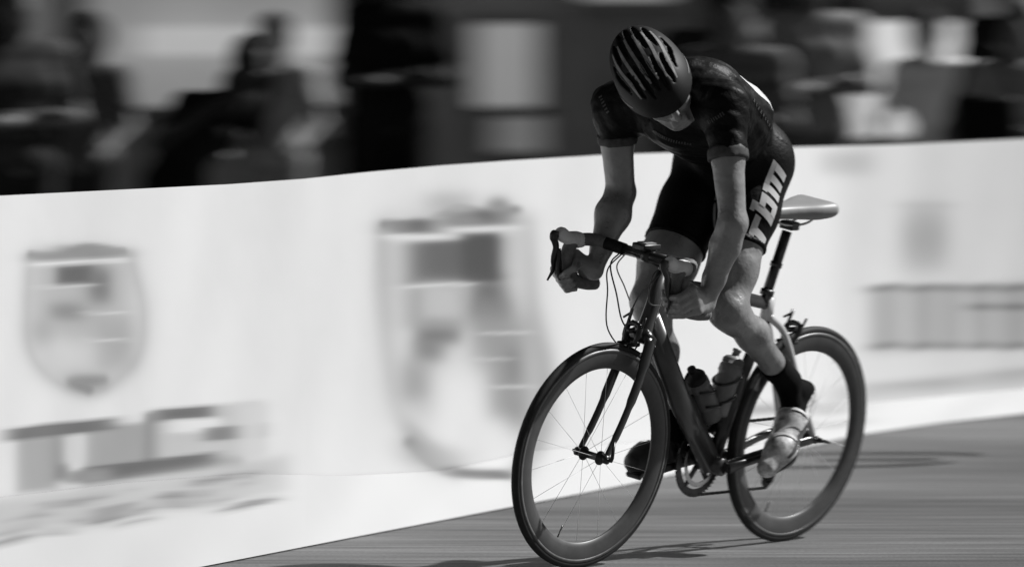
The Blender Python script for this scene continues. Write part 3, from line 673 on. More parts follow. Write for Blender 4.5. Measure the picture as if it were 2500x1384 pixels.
# brakes
def caliper(c, fw, sd, up, name='brake_caliper'):
    T = bpy.data.objects.new(name, None); COL.objects.link(T); T.parent = bike; T.location = Vector(c - O)
    for s in (-1, 1):
        MB().tube(bez([c + up * .028 + sd * s * -.012, c + up * .02 + sd * s * .022, c + sd * s * .024 - up * .012, c + sd * s * .020 - up * .034], 4), [.008] * 5 + [.009] * 4 + [.007] * 3 + [.006], 10).build('brake_arm', M['darkmetal'], T)
        MB().tube([c + sd * s * .019 - up * .036 + fw * .024, c + sd * s * .019 - up * .036 - fw * .024], .006, 8).build('brake_pad', M['bottlecap'], T)
    m = MB(); m.tube([c - fw * .02 + up * .005, c + fw * .02 + up * .005], .008, 10); m.tube([c + up * .02 + sd * .03, c + up * .05 + sd * .032], .004, 8); m.tube([c + up * .02 - sd * .026, c + up * .066 - sd * .028], .005, 8); m.tube([c - sd * .026 + up * .056, c - sd * .05 + up * .035], .0035, 6); m.build('barrel_adjuster', M['darkmetal'], T)
caliper(KS(.878, .70), ffw, fax, HA); caliper(K(.105, .665), BF, BS, unit(.45 * BF * -1 + .9 * BU))
# crank, chain, pedals
ca = unit(-BF * .985 + BU * .17)      # left crank points back
m = MB(); m.lathe(BB - BS * .045, BS, [(.088, -.002), (.104, -.002), (.108, 0), (.104, .002), (.088, .002)], 96, closed=True)
for i in range(5):
    t = 2 * math.pi * i / 5 + .3; d = math.cos(t) * BF + math.sin(t) * BU; m.tube([BB - BS * .045, BB - BS * .045 + d * .095], [.014, .009], 8, .4, BS)
for i in range(50):
    t = 2 * math.pi * i / 50; d = math.cos(t) * BF + math.sin(t) * BU; e = np.cross(BS, d); c = BB - BS * .045 + d * .1085; m.add([c - e * .0035 - BS * .001, c + e * .0035 - BS * .001, c + d * .006 - BS * .001, c - e * .0035 + BS * .001, c + e * .0035 + BS * .001, c + d * .006 + BS * .001], [(0, 1, 2), (5, 4, 3), (0, 3, 4, 1), (1, 4, 5, 2), (2, 5, 3, 0)])
m.build('chainring', M['darkmetal'], bike, False)
m = MB(); m.lathe(BB - BS * .038, BS, [(.066, -.0015), (.078, -.0015), (.08, 0), (.078, .0015), (.066, .0015)], 72, closed=True); m.build('inner_chainring', M['metal'], bike, False)
PED = {}
for s, cr in ((1, ca), (-1, -ca)):
    e = BB + BS * s * .072 + cr * .172; PED[s] = e
    m = MB(); m.tube([BB + BS * s * .05, BB + BS * s * .066, BB + BS * s * .066 + cr * .08, e], [.019, .018, .013, .012], 12, .6, BS); m.build('crank_arm', M['darkmetal'], bike)
    m = MB(); m.tube([e, e + BS * s * .075], .007, 10); c = e + BS * s * .05
    m.box(c - BF * -.01, BS, unit(BF * .8 - BU * .6), unit(BU * .8 + BF * .6), .055, .085, .016); m.build('pedal', M['darkmetal'], bike, False, bevel=.004)
cg = RH - BS * .038
m = MB()
for i, r in enumerate((.055, .051, .047, .043, .039, .035, .031, .028, .025)): m.lathe(cg - BS * .004 + BS * .0037 * (i - 4) * -1 * -1, BS, [(.012, -.001), (r, -.001), (r, .001), (.012, .001)], 32, closed=True)
m.build('cassette', M['darkmetal'], bike, False)
JP = K(.02, .262, -.048); JQ = K(.055, .185, -.048)
m = MB()
for c, r in ((JP, .022), (JQ, .022)): m.lathe(c, BS, [(.005, -.004), (r, -.004), (r, .004), (.005, .004)], 20, closed=True)
m.tube([K(.0, .31, -.07), K(-.01, .285, -.068), JP - BS * .012], [.012, .014, .012], 10); m.tube([JP - BS * .008, JQ - BS * .008], [.012, .02], 8, .4, BS); m.tube([JP + BS * .008, JQ + BS * .008], [.012, .02], 8, .4, BS); m.build('rear_derailleur', M['darkmetal'], bike)
m = MB(); m.box(K(.375, .375, -.042), BF, BS, BU, .075, .03, .028); m.tube([K(.36, .40, -.02), K(.36, .38, -.04)], .01, 8); m.build('front_derailleur', M['darkmetal'], bike, True, bevel=.004)
def loop(pts, w, t):                     # chain as a ribbon of links
    m = MB(); n = len(pts)
    for i in range(n - 1):
        L_ = np.linalg.norm(pts[i + 1] - pts[i]); k = max(1, int(L_ / .0127))
        for j in range(k):
            a = pts[i] + (pts[i + 1] - pts[i]) * j / k; b = pts[i] + (pts[i + 1] - pts[i]) * (j + .86) / k; d = unit(b - a); u = np.cross(BS, d)
            m.box((a + b) / 2, d, BS, u, np.linalg.norm(b - a), w if j % 2 else w * .6, t)
    return m
q = BB - BS * .045; chp = [cg + BU * .045 - BS * 0, q + unit(BU + BF * .05) * .108]
for t in np.linspace(1.5, -1.75, 16): chp.append(q + (math.cos(t) * BF + math.sin(t) * BU) * .109)
chp += [JQ - BU * .024, JQ - BF * .024, JQ + BU * .02 - BF * .015, JP + BF * .022, JP + BU * .02, cg - BF * .045, cg + BU * .045]
loop(chp, .008, .008).build('chain', M['darkmetal'], bike, False)
# seat post, saddle
SAD = K(.195, 1.005); sp = unit(SAD - BB)
SCc = BB + sp * ((SC - BB) @ sp)
m = MB(); m.tube([SCc - sp * .02, SAD - sp * .03], .0155, 16); m.build('seatpost', M['carbon'], bike)
m = MB(); cc = SCc + sp * .012; m.tube([cc, cc + sp * .018], .021, 16); m.build('seat_clamp', M['darkmetal'], bike); MB().tube([cc + sp * .09, cc + sp * .105], .0185, 16).build('reflector_ring', M['darkmetal'], bike)
sd_ = thing_s = bpy.data.objects.new('saddle', None); COL.objects.link(sd_); sd_.parent = bike; sd_.location = Vector(SAD - O)
Fs = Field(K(.195, 1.0) - .35, K(.195, 1.0) + .35, .006)
prof = [(.155, .016, .036, .013), (.10, .020, .036, .016), (.04, .026, .038, .018), (-.02, .042, .040, .020), (-.07, .060, .043, .022), (-.125, .070, .050, .020)]
prof = prof[::-1]; ga = np.linspace(prof[0][0], prof[-1][0], 26); gp = [[np.interp(x, [q[0] for q in prof], [q[c] for q in prof]) for c in range(4)] for x in ga]
for _ in range(3): gp = [gp[0]] + [[gp[i][0]] + [(gp[i - 1][c] + 2 * gp[i][c] + gp[i + 1][c]) / 4 for c in (1, 2, 3)] for i in range(1, 25)] + [gp[-1]]
for a, w, h, t in gp:
    Fs.cone(SAD + BF * a + BU * (h - .004) + BS * (w - .012), SAD + BF * a + BU * (h - .004) - BS * (w - .012), t * 1.05, t * 1.05, .012)
Fs.build('cover', M['saddle'], sd_, 4)
m = MB()
for s in (-1, 1): m.tube(bez([SAD + BF * .12 + BU * .03 + BS * s * .012, SAD + BF * .06 - BU * .002 + BS * s * .02, SAD - BF * .05 - BU * .002 + BS * s * .022, SAD - BF * .10 + BU * .035 + BS * s * .035], 6), .0038, 8)
m.build('rail', M['metal'], sd_)
m = MB(); m.box(SAD - BU * .01, BF, BS, BU, .04, .05, .025); m.build('saddle_clamp', M['darkmetal'], bike, False, bevel=.004)
# bottles and cages
def bottle(a, ax, out, label, body, cap, L_=.19, grp='water bottles on the bicycle'):
    T = thing('water_bottle', label, 'bottle', a, grp); ax = unit(ax)
    m = MB(); m.lathe(a, ax, [(0, 0), (.033, .001), (.0365, .006), (.0365, .05), (.0355, .052), (.0355, .058), (.0365, .06), (.0365, L_ * .60), (.033, L_ * .63), (.033, L_ * .67), (.0365, L_ * .70), (.036, L_ * .80), (.030, L_ * .84)], 32); m.build('bottle_body', body, T)
    m = MB(); m.lathe(a, ax, [(.033, L_ * .835), (.0335, L_ * .90), (.026, L_ * .95), (.012, L_ * .97), (.011, L_ * 1.04), (.014, L_ * 1.05), (.013, L_ * 1.09), (0, L_ * 1.10)], 24); m.build('bottle_cap', cap, T)
    m = MB()
    for h in (.055, .115):
        pts = []
        for t in np.linspace(-2.4, 2.4, 20):
            e = np.cross(ax, out); pts.append(a + ax * (h - .03 * math.cos(t)) + (math.cos(t) * out + math.sin(t) * e) * .040)
        m.tube(pts, .0042, 8)
    m.tube([a - out * .041 - ax * .012, a - out * .041 + ax * .13], .007, 8); m.tube(bez([a - out * .041 - ax * .012, a - ax * .016, a + out * .028 - ax * .01, a + out * .041 + ax * .03], 5), .0045, 8)
    m.build('bottle_cage', M['carbon'], bike)
dt = unit((HT + HA * .03) - BB); out = unit(-np.cross(dt, BS)); out = out if out @ BU > 0 else -out
bottle(BB + dt * .13 + out * .074, dt, out, 'grey water bottle with black cap on the down tube', M['bottlebody'], M['bottlecap'])
st_ = unit(SC - BB); out2 = unit(np.cross(st_, BS)); out2 = out2 if out2 @ BF > 0 else -out2
bottle(BB + st_ * .14 + out2 * .066, st_, out2, 'pale grey water bottle on the seat tube behind the shin', M['palebottle'], M['palebottle'])

# ================================================================== RIDER
rid = thing('person', 'cyclist in black kit and striped helmet, head bowed, hands in the drops', 'person', (.75, 16.0, 0))
J = dict(hipL=at(1846, 410, 16.0), hipR=at(1734, 405, 16.08), kneeL=at(1778, 758, 15.80), knL2=at(1772, 735, 15.79), ankL=at(1923, 930, 16.12),
         kneeR=at(1590, 735, 15.84), ankR=at(1642, 1062, 16.03), shL=at(1770, 262, 15.49), shR=at(1502, 258, 15.77),
         elL=at(1789, 545, 15.40), elR=at(1515, 470, 15.83), chest=at(1672, 262, 15.70), mid=at(1755, 300, 15.86), pel=at(1800, 378, 16.03))
HOOKL, HOOKR = HOOK[1], HOOK[-1]
J['wrL'] = at(1724, 738, 15.47); J['wrR'] = at(1450, 660, 15.70)
body = Field((.02, 15.2, .10), (1.02, 16.42, 1.66), .0055)
def arm(F, e, side, seg='all'):
    sh, el, wr = J['sh' + side], J['el' + side], J['wr' + side]
    out = BS if side == 'L' else -BS
    m1 = sh + (el - sh) * .45; m2 = el + (wr - el) * .28; m3 = el + (wr - el) * .7
    F.cone(sh, m1, .057 + e, .046 + e, .02); F.cone(m1, el, .046 + e, (.043 if side == 'R' else .039) + e, .015)
    if seg == 'all':
        bulge = .052 if side == 'R' else .043
        F.cone(el, m2, .038, bulge, .02); F.cone(m2, m3, bulge, .033, .02); F.cone(m3, wr, .033, .026, .015)
        F.cone(el + unit(el - wr) * .0 - BF * .02, el + (wr - el) * .1, .022, .03, .03)
        F.cone(m1 + BF * .012, sh * .3 + el * .7 + BF * .008, .034, .03, .02)
def leg(F, e, side, seg='all'):
    hp, kn, an = J['hip' + side], J['knee' + side], J['ank' + side]
    m1 = hp + (kn - hp) * .3 ; m2 = hp + (kn - hp) * .72
    F.cone(hp, m1, .098 + e, .090 + e, .03)
    ro = .096 if side == 'R' else .082
    F.cone(m1, m2, ro + e, (.086 if side == 'R' else .062) + e, .03); F.cone(m2, kn, (.086 if side == 'R' else .062) + e, (.060 if side == 'R' else .052) + e, .03)
    if seg == 'all':
        F.cone(kn + BF * .012, kn + (an - kn) * .06 + BF * .012, .044, .04, .03)     # patella
        c1 = kn + (an - kn) * .12; c2 = kn + (an - kn) * .38; c3 = kn + (an - kn) * .72
        back = unit(np.cross(BS, an - kn)); back = back if back @ BF < 0 else -back
        F.cone(kn, c1, .052, .047, .03); F.cone(c1 + back * .004, c2 + back * .012, .044, .048, .03); F.cone(c2 + back * .012, c3, .046, .034, .03); F.cone(c3, an, .034, .029, .02)
        F.cone(kn, an, .036, .027, .02)
def torso(F, e):
    # pelvis, waist, rib cage, upper back, shoulder girdle
    F.cone(J['hipL'] + BU * .03, J['hipR'] + BU * .03, .098 + e, .098 + e, .05)
    F.cone(J['pel'] + BU * .01, J['mid'], .112 + e, .112 + e, .06)
    F.cone(J['mid'] - BS * .04, J['chest'] - BS * .055, .098 + e, .108 + e, .06); F.cone(J['mid'] + BS * .04, J['chest'] + BS * .055, .098 + e, .108 + e, .06)
    F.cone(J['shL'] - BS * .02, at(1690, 215, 15.62), .062 + e, .082 + e, .05); F.cone(J['shR'] + BS * .02, at(1620, 215, 15.70), .062 + e, .080 + e, .05)
    F.cone(at(1738, 222, 15.66), at(1800, 290, 15.84), .078 + e, .09 + e, .05)      # left shoulder blade and flank
    F.cone(at(1640, 300, 15.66), at(1700, 320, 15.80), .062 + e, .08 + e, .04)      # chest front
neck = at(1672, 205, 15.60)
# head frame
HU = unit(V(-.42, -.64, .64)); HN = unit(V(.42, -.58, -.70)); HN = unit(HN - HU * (HN @ HU)); HR = np.cross(HN, HU)   # HR = rider's right?
HDC = at(1610, 215, 15.50)
def head(F):
    P = lambda r, n, u: HDC + HR * r + HN * n + HU * u
    F.ell(P(0, -.010, .025), HR, HN, HU, .074, .094, .088, .02)
    F.ell(P(0, .018, -.045), HR, HN, HU, .058, .068, .075, .03)
    F.cone(P(-.010, .056, -.102), P(.010, .056, -.102), .019, .019, .025)           # chin
    for s in (-1, 1): F.cone(P(s * .046, -.01, -.065), P(s * .012, .052, -.098), .018, .016, .03)
    F.cone(P(0, .088, -.005), P(0, .108, -.040), .009, .013, .012); F.cone(P(-.014, .094, -.045), P(.014, .094, -.045), .008, .008, .008)
    F.cone(P(-.035, .080, .018), P(.035, .080, .018), .012, .012, .012)            # brow
    for s in (-1, 1):
        F.ell(P(s * .031, .090, -.002), HR, HN, HU, .016, .012, .011, .008, True)
        F.cone(P(s * .045, .060, -.03), P(s * .035, .072, -.035), .018, .016, .015)   # cheek
        F.ell(P(s * .078, -.012, -.015), HR, HN, HU, .010, .018, .030, .008); F.ell(P(s * .085, -.008, -.012), HR, HN, HU, .006, .010, .018, .006, True)
    F.cone(P(-.020, .084, -.070), P(.020, .084, -.070), .008, .008, .006); F.cone(P(-.02, .094, -.0765), P(.02, .094, -.0765), .0022, .0022, .003, True); F.cone(P(-.017, .080, -.083), P(.017, .080, -.083), .009, .009, .006)
    F.cone(HDC - HU * .06 - HN * .02, neck, .052, .058, .03)
def hand(F, side):
    k = HOOK[1][2] if side == 'L' else HOOK[-1][2]; s = 1 if side == 'L' else -1
    C = k(.092, -.082, .214) if side == 'L' else k(.080, -.096, .214); g = unit(k(.060, -.116, .2155) - k(.104, -.040, .212)) if side == 'L' else unit(k(.030, -.122, .216) - k(.100, -.055, .213)); wr = J['wr' + side]
    b = wr - C; b = unit(b - g * (b @ g)); c = np.cross(g, b); outw = BS * s
    if c @ outw < 0: c = -c
    G = lambda h, th, r: C + g * h + (math.cos(th) * b + math.sin(th) * c) * r
    rad = [.0102, .0108, .0105, .0092]; off = [-.029, -.007, .015, .036]; ln = [.95, 1.04, 1.0, .86]
    for i in range(4):
        h = off[i]; tt = [R(55), R(112), R(175), R(232) * (.97 + .03 * ln[i])]; rr = [.055, .050, .041, .034]
        pts = [G(h * 1.02 + .006 * (i == 3), tt[0], rr[0]), G(h, tt[1], rr[1] * ln[i]), G(h, tt[2], rr[2]), G(h, tt[3], rr[3])]
        q = rad[i]
        if side == 'R':
            pts = [G(h * 1.02, R(50), .054), G(h, R(105), .048), G(h, R(165), .040), G(h, R(222), .036), G(h * .97, R(275), .034)]; q += .001
            F.chain(pts, [q + .001, q, q, q - .001, q - .0025], .003); pts[0] = G(h, R(50), .052)
        else: F.chain(pts, [q + .001, q, q - .001, q - .0025], .003)
        F.cone(wr + (G(h, tt[0], rr[0]) - wr) * .12 + g * h * .35, pts[0], .019, q + .003, .014)      # metacarpals: the palm
    F.cone(wr, G(-.028, R(10), .036), .024, .017, .014)                             # thenar
    F.chain([G(-.028, R(10), .040), G(-.040, R(-45), .040), G(-.040, R(-95), .034)], [.015, .011, .009], .006)   # thumb round the inside
    F.cone(G(.030, R(30), .040), G(-.015, R(30), .042), .017, .018, .014)
for sd in 'LR': arm(body, 0, sd); leg(body, 0, sd); hand(body, sd)
torso(body, 0); head(body)
# feet inside the shoes
FOOT = {}
for sd, s in (('L', 1), ('R', -1)):
    an = J['ank' + sd]; ball = PED[s] + BS * s * .052 + BU * .022
    if sd == 'L': toe = ball + unit(V(-.45, -.50, -.42)) * .075
    else: toe = ball + unit(BF - BU * .06) * .045
    fd = unit(ball - (an - BU * .03)) if sd == 'L' else unit(BF - BU * .15)
    heel = (an - fd * .055 - BU * .045) if sd == 'L' else (an - BF * .045 - BU * .065)
    if sd == 'L': heel = at(1962, 975, 16.20)
    FOOT[sd] = (an, heel, ball, toe)
    body.chain([an, heel, ball, toe], [.03, .028, .03, .02], .02)
body.build('body', M['skin'], rid)
# ---- clothing
def strip(name, bv, pts, widths, centre, m, parent, lift=.0012, rows=3):
    """ribbon laid on a surface: pts are guide points, cast from outside towards centre"""
    pts = bez(pts, 8); v = []; f = []; n = len(pts)
    ok = []
    for i, p in enumerate(pts):
        t = unit(pts[min(i + 1, n - 1)] - pts[max(i - 1, 0)]); c0 = centre(p) if callable(centre) else centre; d = unit(p - c0); e = unit(np.cross(t, d)); w = np.interp(i / (n - 1), np.linspace(0, 1, len(widths)), widths)
        for j in range(rows):
            q = p + e * w * (j / (rows - 1) - .5); dd = unit(q - c0); h = bv.ray_cast(Vector(q + dd * .08), Vector(-dd), .2)
            if h[0] is None: v.append(q); ok.append(False)
            else: v.append(np.array(h[0]) + np.array(h[1]) * lift); ok.append(np.linalg.norm(np.array(h[0]) - q) < .09)
    for i in range(n - 1):
        for j in range(rows - 1):
            a = i * rows + j; q = (a, a + 1, a + rows + 1, a + rows)
            if all(ok[z] for z in q): f.append(q)
    if f: return link(name, v, f, m, parent, True)
def bvh_of(o):
    off = np.array(world_loc(o)); return BVHTree.FromPolygons([tuple(np.array(v.co) + off) for v in o.data.vertices], [tuple(p.vertices) for p in o.data.polygons])
def cut_limb(side, fn, e, a, b, t):
    F = body.like(); fn(F, e, side, 'up'); p = a + (b - a) * t; F.plane(p, b - a); return F
jer = body.like()
for sd, t in (('L', .40), ('R', .36)): jer.g = np.minimum(jer.g, cut_limb(sd, arm, .007, J['sh' + sd], J['el' + sd], t).g)
torso(jer, .007); jer.plane(J['pel'] + unit(J['pel'] - J['mid']) * -.01, unit(J['pel'] - J['mid']))
jer.plane(neck - unit(J['chest'] - neck) * .035, neck - J['chest']) if False else None
jer.cone(neck + (neck - J['chest']) * .12, neck, .058, .058, .02); jer.cone(HDC, HDC * .45 + neck * .55, .062, .056, .01, True)
jer.warp(.0016, 70, 3).build('jersey', M['jersey'], rid)
for sd, t0, t1, mm_ in (('L', .36, .46, 'cuff'), ('R', .32, .43, 'cuff')):
    F = cut_limb(sd, arm, .0105, J['sh' + sd], J['el' + sd], t1); F.plane(J['sh' + sd] + (J['el' + sd] - J['sh' + sd]) * t0, J['sh' + sd] - J['el' + sd])
    F.warp(.0008, 90, 5).build('sleeve_cuff', M[mm_], rid)
sh = body.like()
for sd, t in (('L', .56), ('R', .60)): sh.g = np.minimum(sh.g, cut_limb(sd, leg, .005, J['hip' + sd], J['knee' + sd], t).g)
torso(sh, .005); sh.plane(J['mid'] * .8 + J['pel'] * .2, J['mid'] - J['pel'])
shorts = sh.build('shorts', M['lycra'], rid)
for sd, t in (('L', .56), ('R', .60)):
    F = cut_limb(sd, leg, .0075, J['hip' + sd], J['knee' + sd], t + .005); F.plane(J['hip' + sd] + (J['knee' + sd] - J['hip' + sd]) * (t - .03), J['hip' + sd] - J['knee' + sd]); F.build('shorts_hem', M['lycra'], rid)
for sd, s in (('L', 1), ('R', -1)):
    an, heel, ball, toe = FOOT[sd]; kn = J['knee' + sd]
    F = body.like(); F.cone(kn + (an - kn) * .60, an, .042, .036, .02); F.cone(kn + (an - kn) * .72, an, .040, .036, .02); F.cone(an, heel * .6 + ball * .4, .036, .034, .02); F.plane(kn + (an - kn) * .76, kn - an); F.build('sock', M['sock'], rid)
    # shoe
    Fh = Field(np.minimum(heel, toe) - .09, np.maximum(heel, toe) + .09, .0045); F = Fh
    up = unit(an - (heel + ball) / 2); F.chain([heel + up * .012, (heel + ball) / 2 + up * .016, ball + up * .004, toe], [.039, .044, .045, .031], .03)
    F.cone(heel + up * .02, an - up * .012, .036, .036, .02); F.plane(an - up * .006, up)
    so = F.like(); so.g = F.g + 0; bt = (heel + ball) / 2 - up * .022
    ax = unit(toe - heel); dn = unit(-up + ax * (up @ ax)); F.plane((heel + toe) / 2 + dn * .024, dn)
    shoe = F.build('shoe', M['shoe' if sd == 'L' else 'shoedark'], rid)
    so.g = so.g - .001; so.plane((heel + toe) / 2 + dn * .024, -dn); so.build('sole', M['carbon'], shoe)
    et = unit(up - ax * (up @ ax)); tg = F.like(); tg.g = F.g - .0015; tg.plane((heel + ball) / 2 + et * .026, -et); tg.plane(heel * .55 + ball * .45, ax); tg.build('tongue', M['sock'], shoe)
    e = np.cross(ax, up); e = unit(e)
    bsh = bvh_of(shoe)
    for q in (.34, .50, .66):
        c = heel + (toe - heel) * q; pts = [c + (math.cos(t) * et + math.sin(t) * e) * .045 + ax * .012 * math.sin(t) for t in np.linspace(-1.5, 1.5, 9)]
        strip('shoe_strap', bsh, pts, [.006, .009, .006], c, M['print'] if sd == 'L' else M['cuff'], shoe, .003, 3)
    for sg in (-1, 1):
        strip('side_panel', bsh, [heel * .8 + toe * .2 + e * sg * .05 - et * .008, (heel + toe) / 2 + e * sg * .05 - et * .004, heel * .2 + toe * .8 + e * sg * .045 - et * .002], [.006, .018, .006], (heel + toe) / 2, M['greymesh'], shoe, .002, 3)
# ---- helmet
P = lambda r, n, u: HDC + HR * r + HN * n + HU * u
hm = Field(HDC - .24, HDC + .24, .0035)
hm.ell(P(0, -.024, .026), HR, HN, HU, .108, .150, .118, .01); hm.ell(P(0, -.085, .055), HR, HN, HU, .088, .110, .092, .03)
hm.plane(P(0, 0, .002), unit(-HU - HN * .06))
inner = hm.like(); inner.ell(P(0, -.012, .010), HR, HN, HU, .078, .106, .080, .01)
hm.g = np.maximum(hm.g, -inner.g)
def dome(r, n):
    z = .2
    while z > 0:
        q = np.round((P(r, n, z) - hm.lo) / hm.h).astype(int)
        if hm.g[tuple(q)] < 0: break
        z -= .0015
    return P(r, n, z)
vents = hm.like()
for r, (n0, n1), w in ((0, (.105, .0), .0105), (0, (-.035, -.15), .0105), (.029, (.11, .015), .010), (-.029, (.11, .015), .010), (.029, (-.02, -.15), .010), (-.029, (-.02, -.15), .010), (.058, (.095, .01), .010), (-.058, (.095, .01), .010), (.058, (-.02, -.12), .010), (-.058, (-.02, -.12), .010), (.085, (.055, -.06), .009), (-.085, (.055, -.06), .009)):
    pts = [dome(r * (1 - .2 * abs(n + .02) / .12), n) for n in np.linspace(n0, n1, 9)]
    for i in range(8):
        d = unit(pts[i] - P(0, -.02, .0)); f0, f1 = [.38 + .50 * math.sin(math.pi * min(1, max(0, (i + j) / 8))) for j in (0, 1)]
        vents.cone(pts[i] - d * .004, pts[i + 1] - d * .004, w * f0, w * f1, .003)
dome_pts = {(r, n): dome(r * (1 - .2 * abs(n + .02) / .12), n) for r in (.0445, -.0445, .0148, -.0148, .071, -.071) for n in (.085, .04, -.03, -.09)}
hm.g = np.maximum(hm.g, -vents.g)
hl = hm.build('helmet', M['helmet'], rid)
fo = hm.like(); fo.ell(P(0, -.020, .026), HR, HN, HU, .088, .122, .100, .01); fo.plane(P(0, 0, .018), unit(-HU - HN * .10)); fo.g = np.maximum(fo.g, -inner.g); fo.build('lining', M['foam'], hl)
# grey decal stripes on the ribs
dep = bpy.context.evaluated_depsgraph_get()
bt_h = bvh_of(hl)
for r in (.0445, -.0445, .0148, -.0148, .071, -.071):
    strip('stripe', bt_h, [dome_pts[(r, n)] for n in (.085, .04, -.03, -.09)], [.004, .010, .010, .005], P(0, -.02, 0), M['helmetgrey'], hl)
for s in (-1, 1):
    strip('stripe', bt_h, [P(s * .095, .05, .032), P(s * .102, -.01, .032), P(s * .097, -.07, .036)], [.004, .009, .006], P(0, -.02, .02), M['helmetgrey'], hl)
    MB().tube(bez([P(s * .075, .03, .03), P(s * .078, .0, -.03), P(s * .060, .02, -.09), P(s * .02, .03, -.126), P(0, .035, -.130)], 6), .004, 6, .4).build('chin_strap', M['strap'], hl)
    m = MB(); m.lathe(P(s * .031, .080, -.002), HN, [(0, -.011), (.008, -.008), (.0115, 0), (.008, .008), (0, .011)], 16); m.build('eye', M['eye'], rid)
F = Field(HDC - .2, HDC + .2, .004); F.ell(P(0, -.014, .022), HR, HN, HU, .079, .100, .092, .01); F.plane(P(0, .0, -.03), unit(-HU + HN * .6)); F.build('hair', M['hair'], rid)
# ---- prints on the kit
bt_s = bvh_of(shorts)
def text_mesh(s, size, shear=0.0):
    cu = bpy.data.curves.new('t', 'FONT'); cu.body = s; cu.size = size; cu.shear = shear; cu.offset = size * .022; cu.resolution_u = 3
    o = bpy.data.objects.new('t', cu); COL.objects.link(o); bpy.context.view_layer.update()
    me = bpy.data.meshes.new_from_object(o.evaluated_get(bpy.context.evaluated_depsgraph_get()))
    bpy.data.objects.remove(o)
    import bmesh
    bm = bmesh.new(); bm.from_mesh(me)
    bmesh.ops.triangulate(bm, faces=bm.faces)
    for _ in range(3):
        ed = [e for e in bm.edges if e.calc_length() > .012]
        if ed: bmesh.ops.subdivide_edges(bm, edges=ed, cuts=1); bmesh.ops.triangulate(bm, faces=[f for f in bm.faces if len(f.verts) > 3])
    v = np.array([q.co[:] for q in bm.verts]); bm.verts.index_update(); f = [tuple(q.index for q in p.verts) for p in bm.faces]; bm.free(); return v, f
def wrap_text(name, bv, s, size, org, rdir, updir, m, parent, shear=0.0, sx=1.0, lift=.0015):
    v, f = text_mesh(s, size, shear); nrm = unit(np.cross(rdir, updir)); out = []; ok = []
    for p in v:
        q = org + rdir * p[0] * sx + updir * p[1]; h = bv.ray_cast(Vector(q + nrm * .12), Vector(-nrm), .3)
        if h[0] is None: out.append(q); ok.append(False)
        else: out.append(np.array(h[0]) + np.array(h[1]) * lift); ok.append(True)
    f = [q for q in f if all(ok[i] for i in q)]
    return link(name, out, f, m, parent, True) if f else None
# lettering up the outside of the left thigh: reads from the hem upwards
tdir = unit(at(1908, 402, 15.95) - at(1874, 575, 15.84))
up_t = unit(-unit(np.cross(unit(V(.45, -.89, 0)), tdir))); up_t = up_t if up_t[0] < 0 else -up_t
LET = [(0, .34, 0, 1), (-.10, .02, .74, 1), (.30, .74, .70, 1.0), (-.12, 0, 0, .0)]
LB = [(0, .32, 0, 1.32), (-.1, .02, 1.12, 1.32), (.30, .84, 0, .30), (.30, .84, .70, 1.0), (.54, .84, .28, .72)]
LM = [(0, .30, 0, 1), (-.08, .02, .76, 1), (.28, 1.20, .74, 1.0), (.45, .74, 0, .76), (.90, 1.20, 0, .76)]
def block_letters(name, bv, org, rd, ud, uw, uh, m, parent, shear=.28):
    nrm = unit(np.cross(rd, ud)); v = []; f = []; off = 0
    for L_, adv in ((LET[:3], .86), (LB, 1.02), (LM, 1.2)):
        for i, (a, b, c, d) in enumerate(L_):
            nu, nv = max(2, int((b - a) * 8)), max(2, int((d - c) * 10)); base = len(v); good = []
            for p in range(nu + 1):
                for q in range(nv + 1):
                    x = a + (b - a) * p / nu; y = c + (d - c) * q / nv; w = org + rd * (off + x + shear * y) * uw + ud * y * uh
                    h = bv.ray_cast(Vector(w + nrm * .12), Vector(-nrm), .3); good.append(h[0] is not None)
                    v.append(np.array(h[0]) + np.array(h[1]) * (.0014 + .0002 * i) if h[0] is not None else w)
            for p in range(nu):
                for q in range(nv):
                    z = p * (nv + 1) + q; k = (z, z + nv + 1, z + nv + 2, z + 1)
                    if all(good[j] for j in k): f.append(tuple(base + j for j in k))
        off += adv
    return link(name, v, f, m, parent, True)
block_letters('lettering', bt_s, at(1880, 596, 15.83), tdir, up_t, .073, .066, M['print'], rid)
o_ = wrap_text('logo', bt_s, 'a', .05, at(1852, 592, 15.8), unit(at(1880, 600, 15.82) - at(1840, 580, 15.80)), tdir, M['print'], rid) if False else None
bt_j = bvh_of([o for o in rid.children if o.name.startswith('jersey')][0])
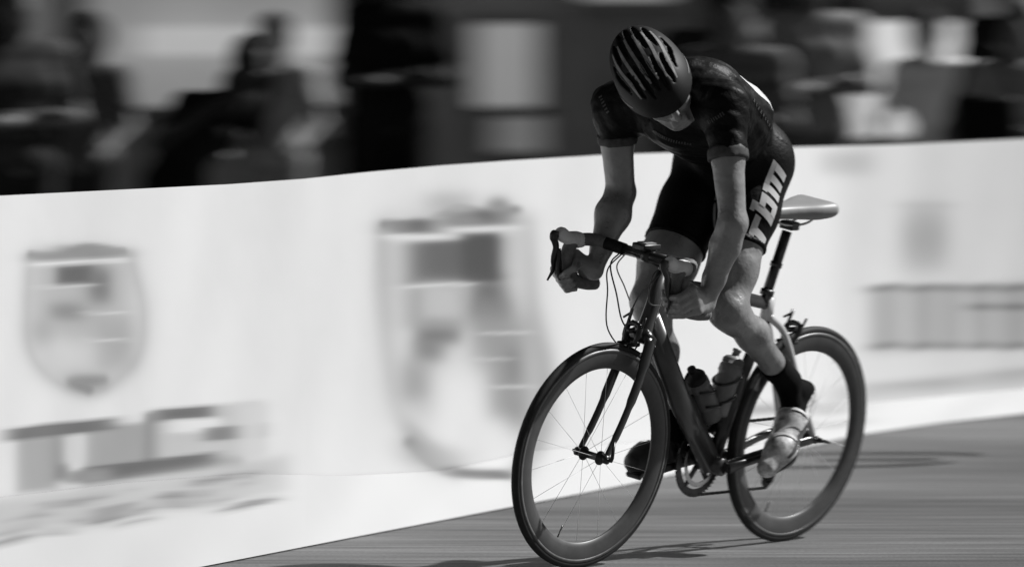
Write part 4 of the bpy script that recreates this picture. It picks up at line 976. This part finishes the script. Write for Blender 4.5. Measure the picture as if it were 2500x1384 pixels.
cj = lambda p: J['chest'] * .5 + J['mid'] * .5
# white number panel low on the back, grey panel on the upper back
strip('race_number', bt_j, [at(1790, 198, 15.72), at(1826, 228, 15.78), at(1862, 268, 15.86)], [.010, .030, .026], lambda p: J['mid'], M['print'], rid, .002, 5)
strip('back_panel', bt_j, [at(1700, 135, 15.66), at(1740, 152, 15.72), at(1775, 178, 15.78)], [.006, .018, .010], lambda p: J['mid'] * .4 + J['chest'] * .6, M['dimprint'], rid, .002, 4)
# rows of small lettering-like marks on chest and sleeves
r5 = np.random.default_rng(9)
def marks(name, a, b, n, h, bv, cen, m, amp=.15):
    mb = MB()
    for i in range(n):
        t = (i + .5) / n; p = a + (b - a) * t; d = unit(p - cen); e = unit(b - a); u = unit(np.cross(d, e)); hh = bv.ray_cast(Vector(p + d * .1), Vector(-d), .25)
        if hh[0] is None: continue
        c = np.array(hh[0]) + np.array(hh[1]) * .0015; w = np.linalg.norm(b - a) / n * r5.uniform(.35, .6); k = h * r5.uniform(.7, 1.0); nn = np.array(hh[1]); e2 = unit(e - nn * (e @ nn)); u2 = np.cross(nn, e2)
        mb.box(c, e2, u2, nn, w, k, .001); 
        if r5.random() < .6: mb.box(c + e2 * w * .5 + u2 * k * .3 * (1 if r5.random() < .5 else -1) + nn * .0006, e2, u2, nn, w, k * .25, .001)
    if mb.v: mb.build(name, m, rid, False)
marks('chest_lettering', at(1560, 345, 15.58), at(1690, 355, 15.60), 18, .013, bt_j, J['chest'], M['dimprint'])
marks('sleeve_lettering', at(1468, 235, 15.72), at(1488, 275, 15.70), 6, .014, bt_j, J['shR'], M['dimprint'])
marks('sleeve_lettering', at(1730, 298, 15.44), at(1768, 275, 15.42), 8, .014, bt_j, J['shL'], M['dimprint'])
marks('flank_lettering', at(1808, 262, 15.75), at(1850, 312, 15.82), 9, .012, bt_j, J['mid'], M['dimprint'])

marks('hem_logo', at(1826, 582, 15.72), at(1852, 594, 15.76), 4, .012, bt_s, J['kneeL'] * .45 + J['hipL'] * .55, M['print'])
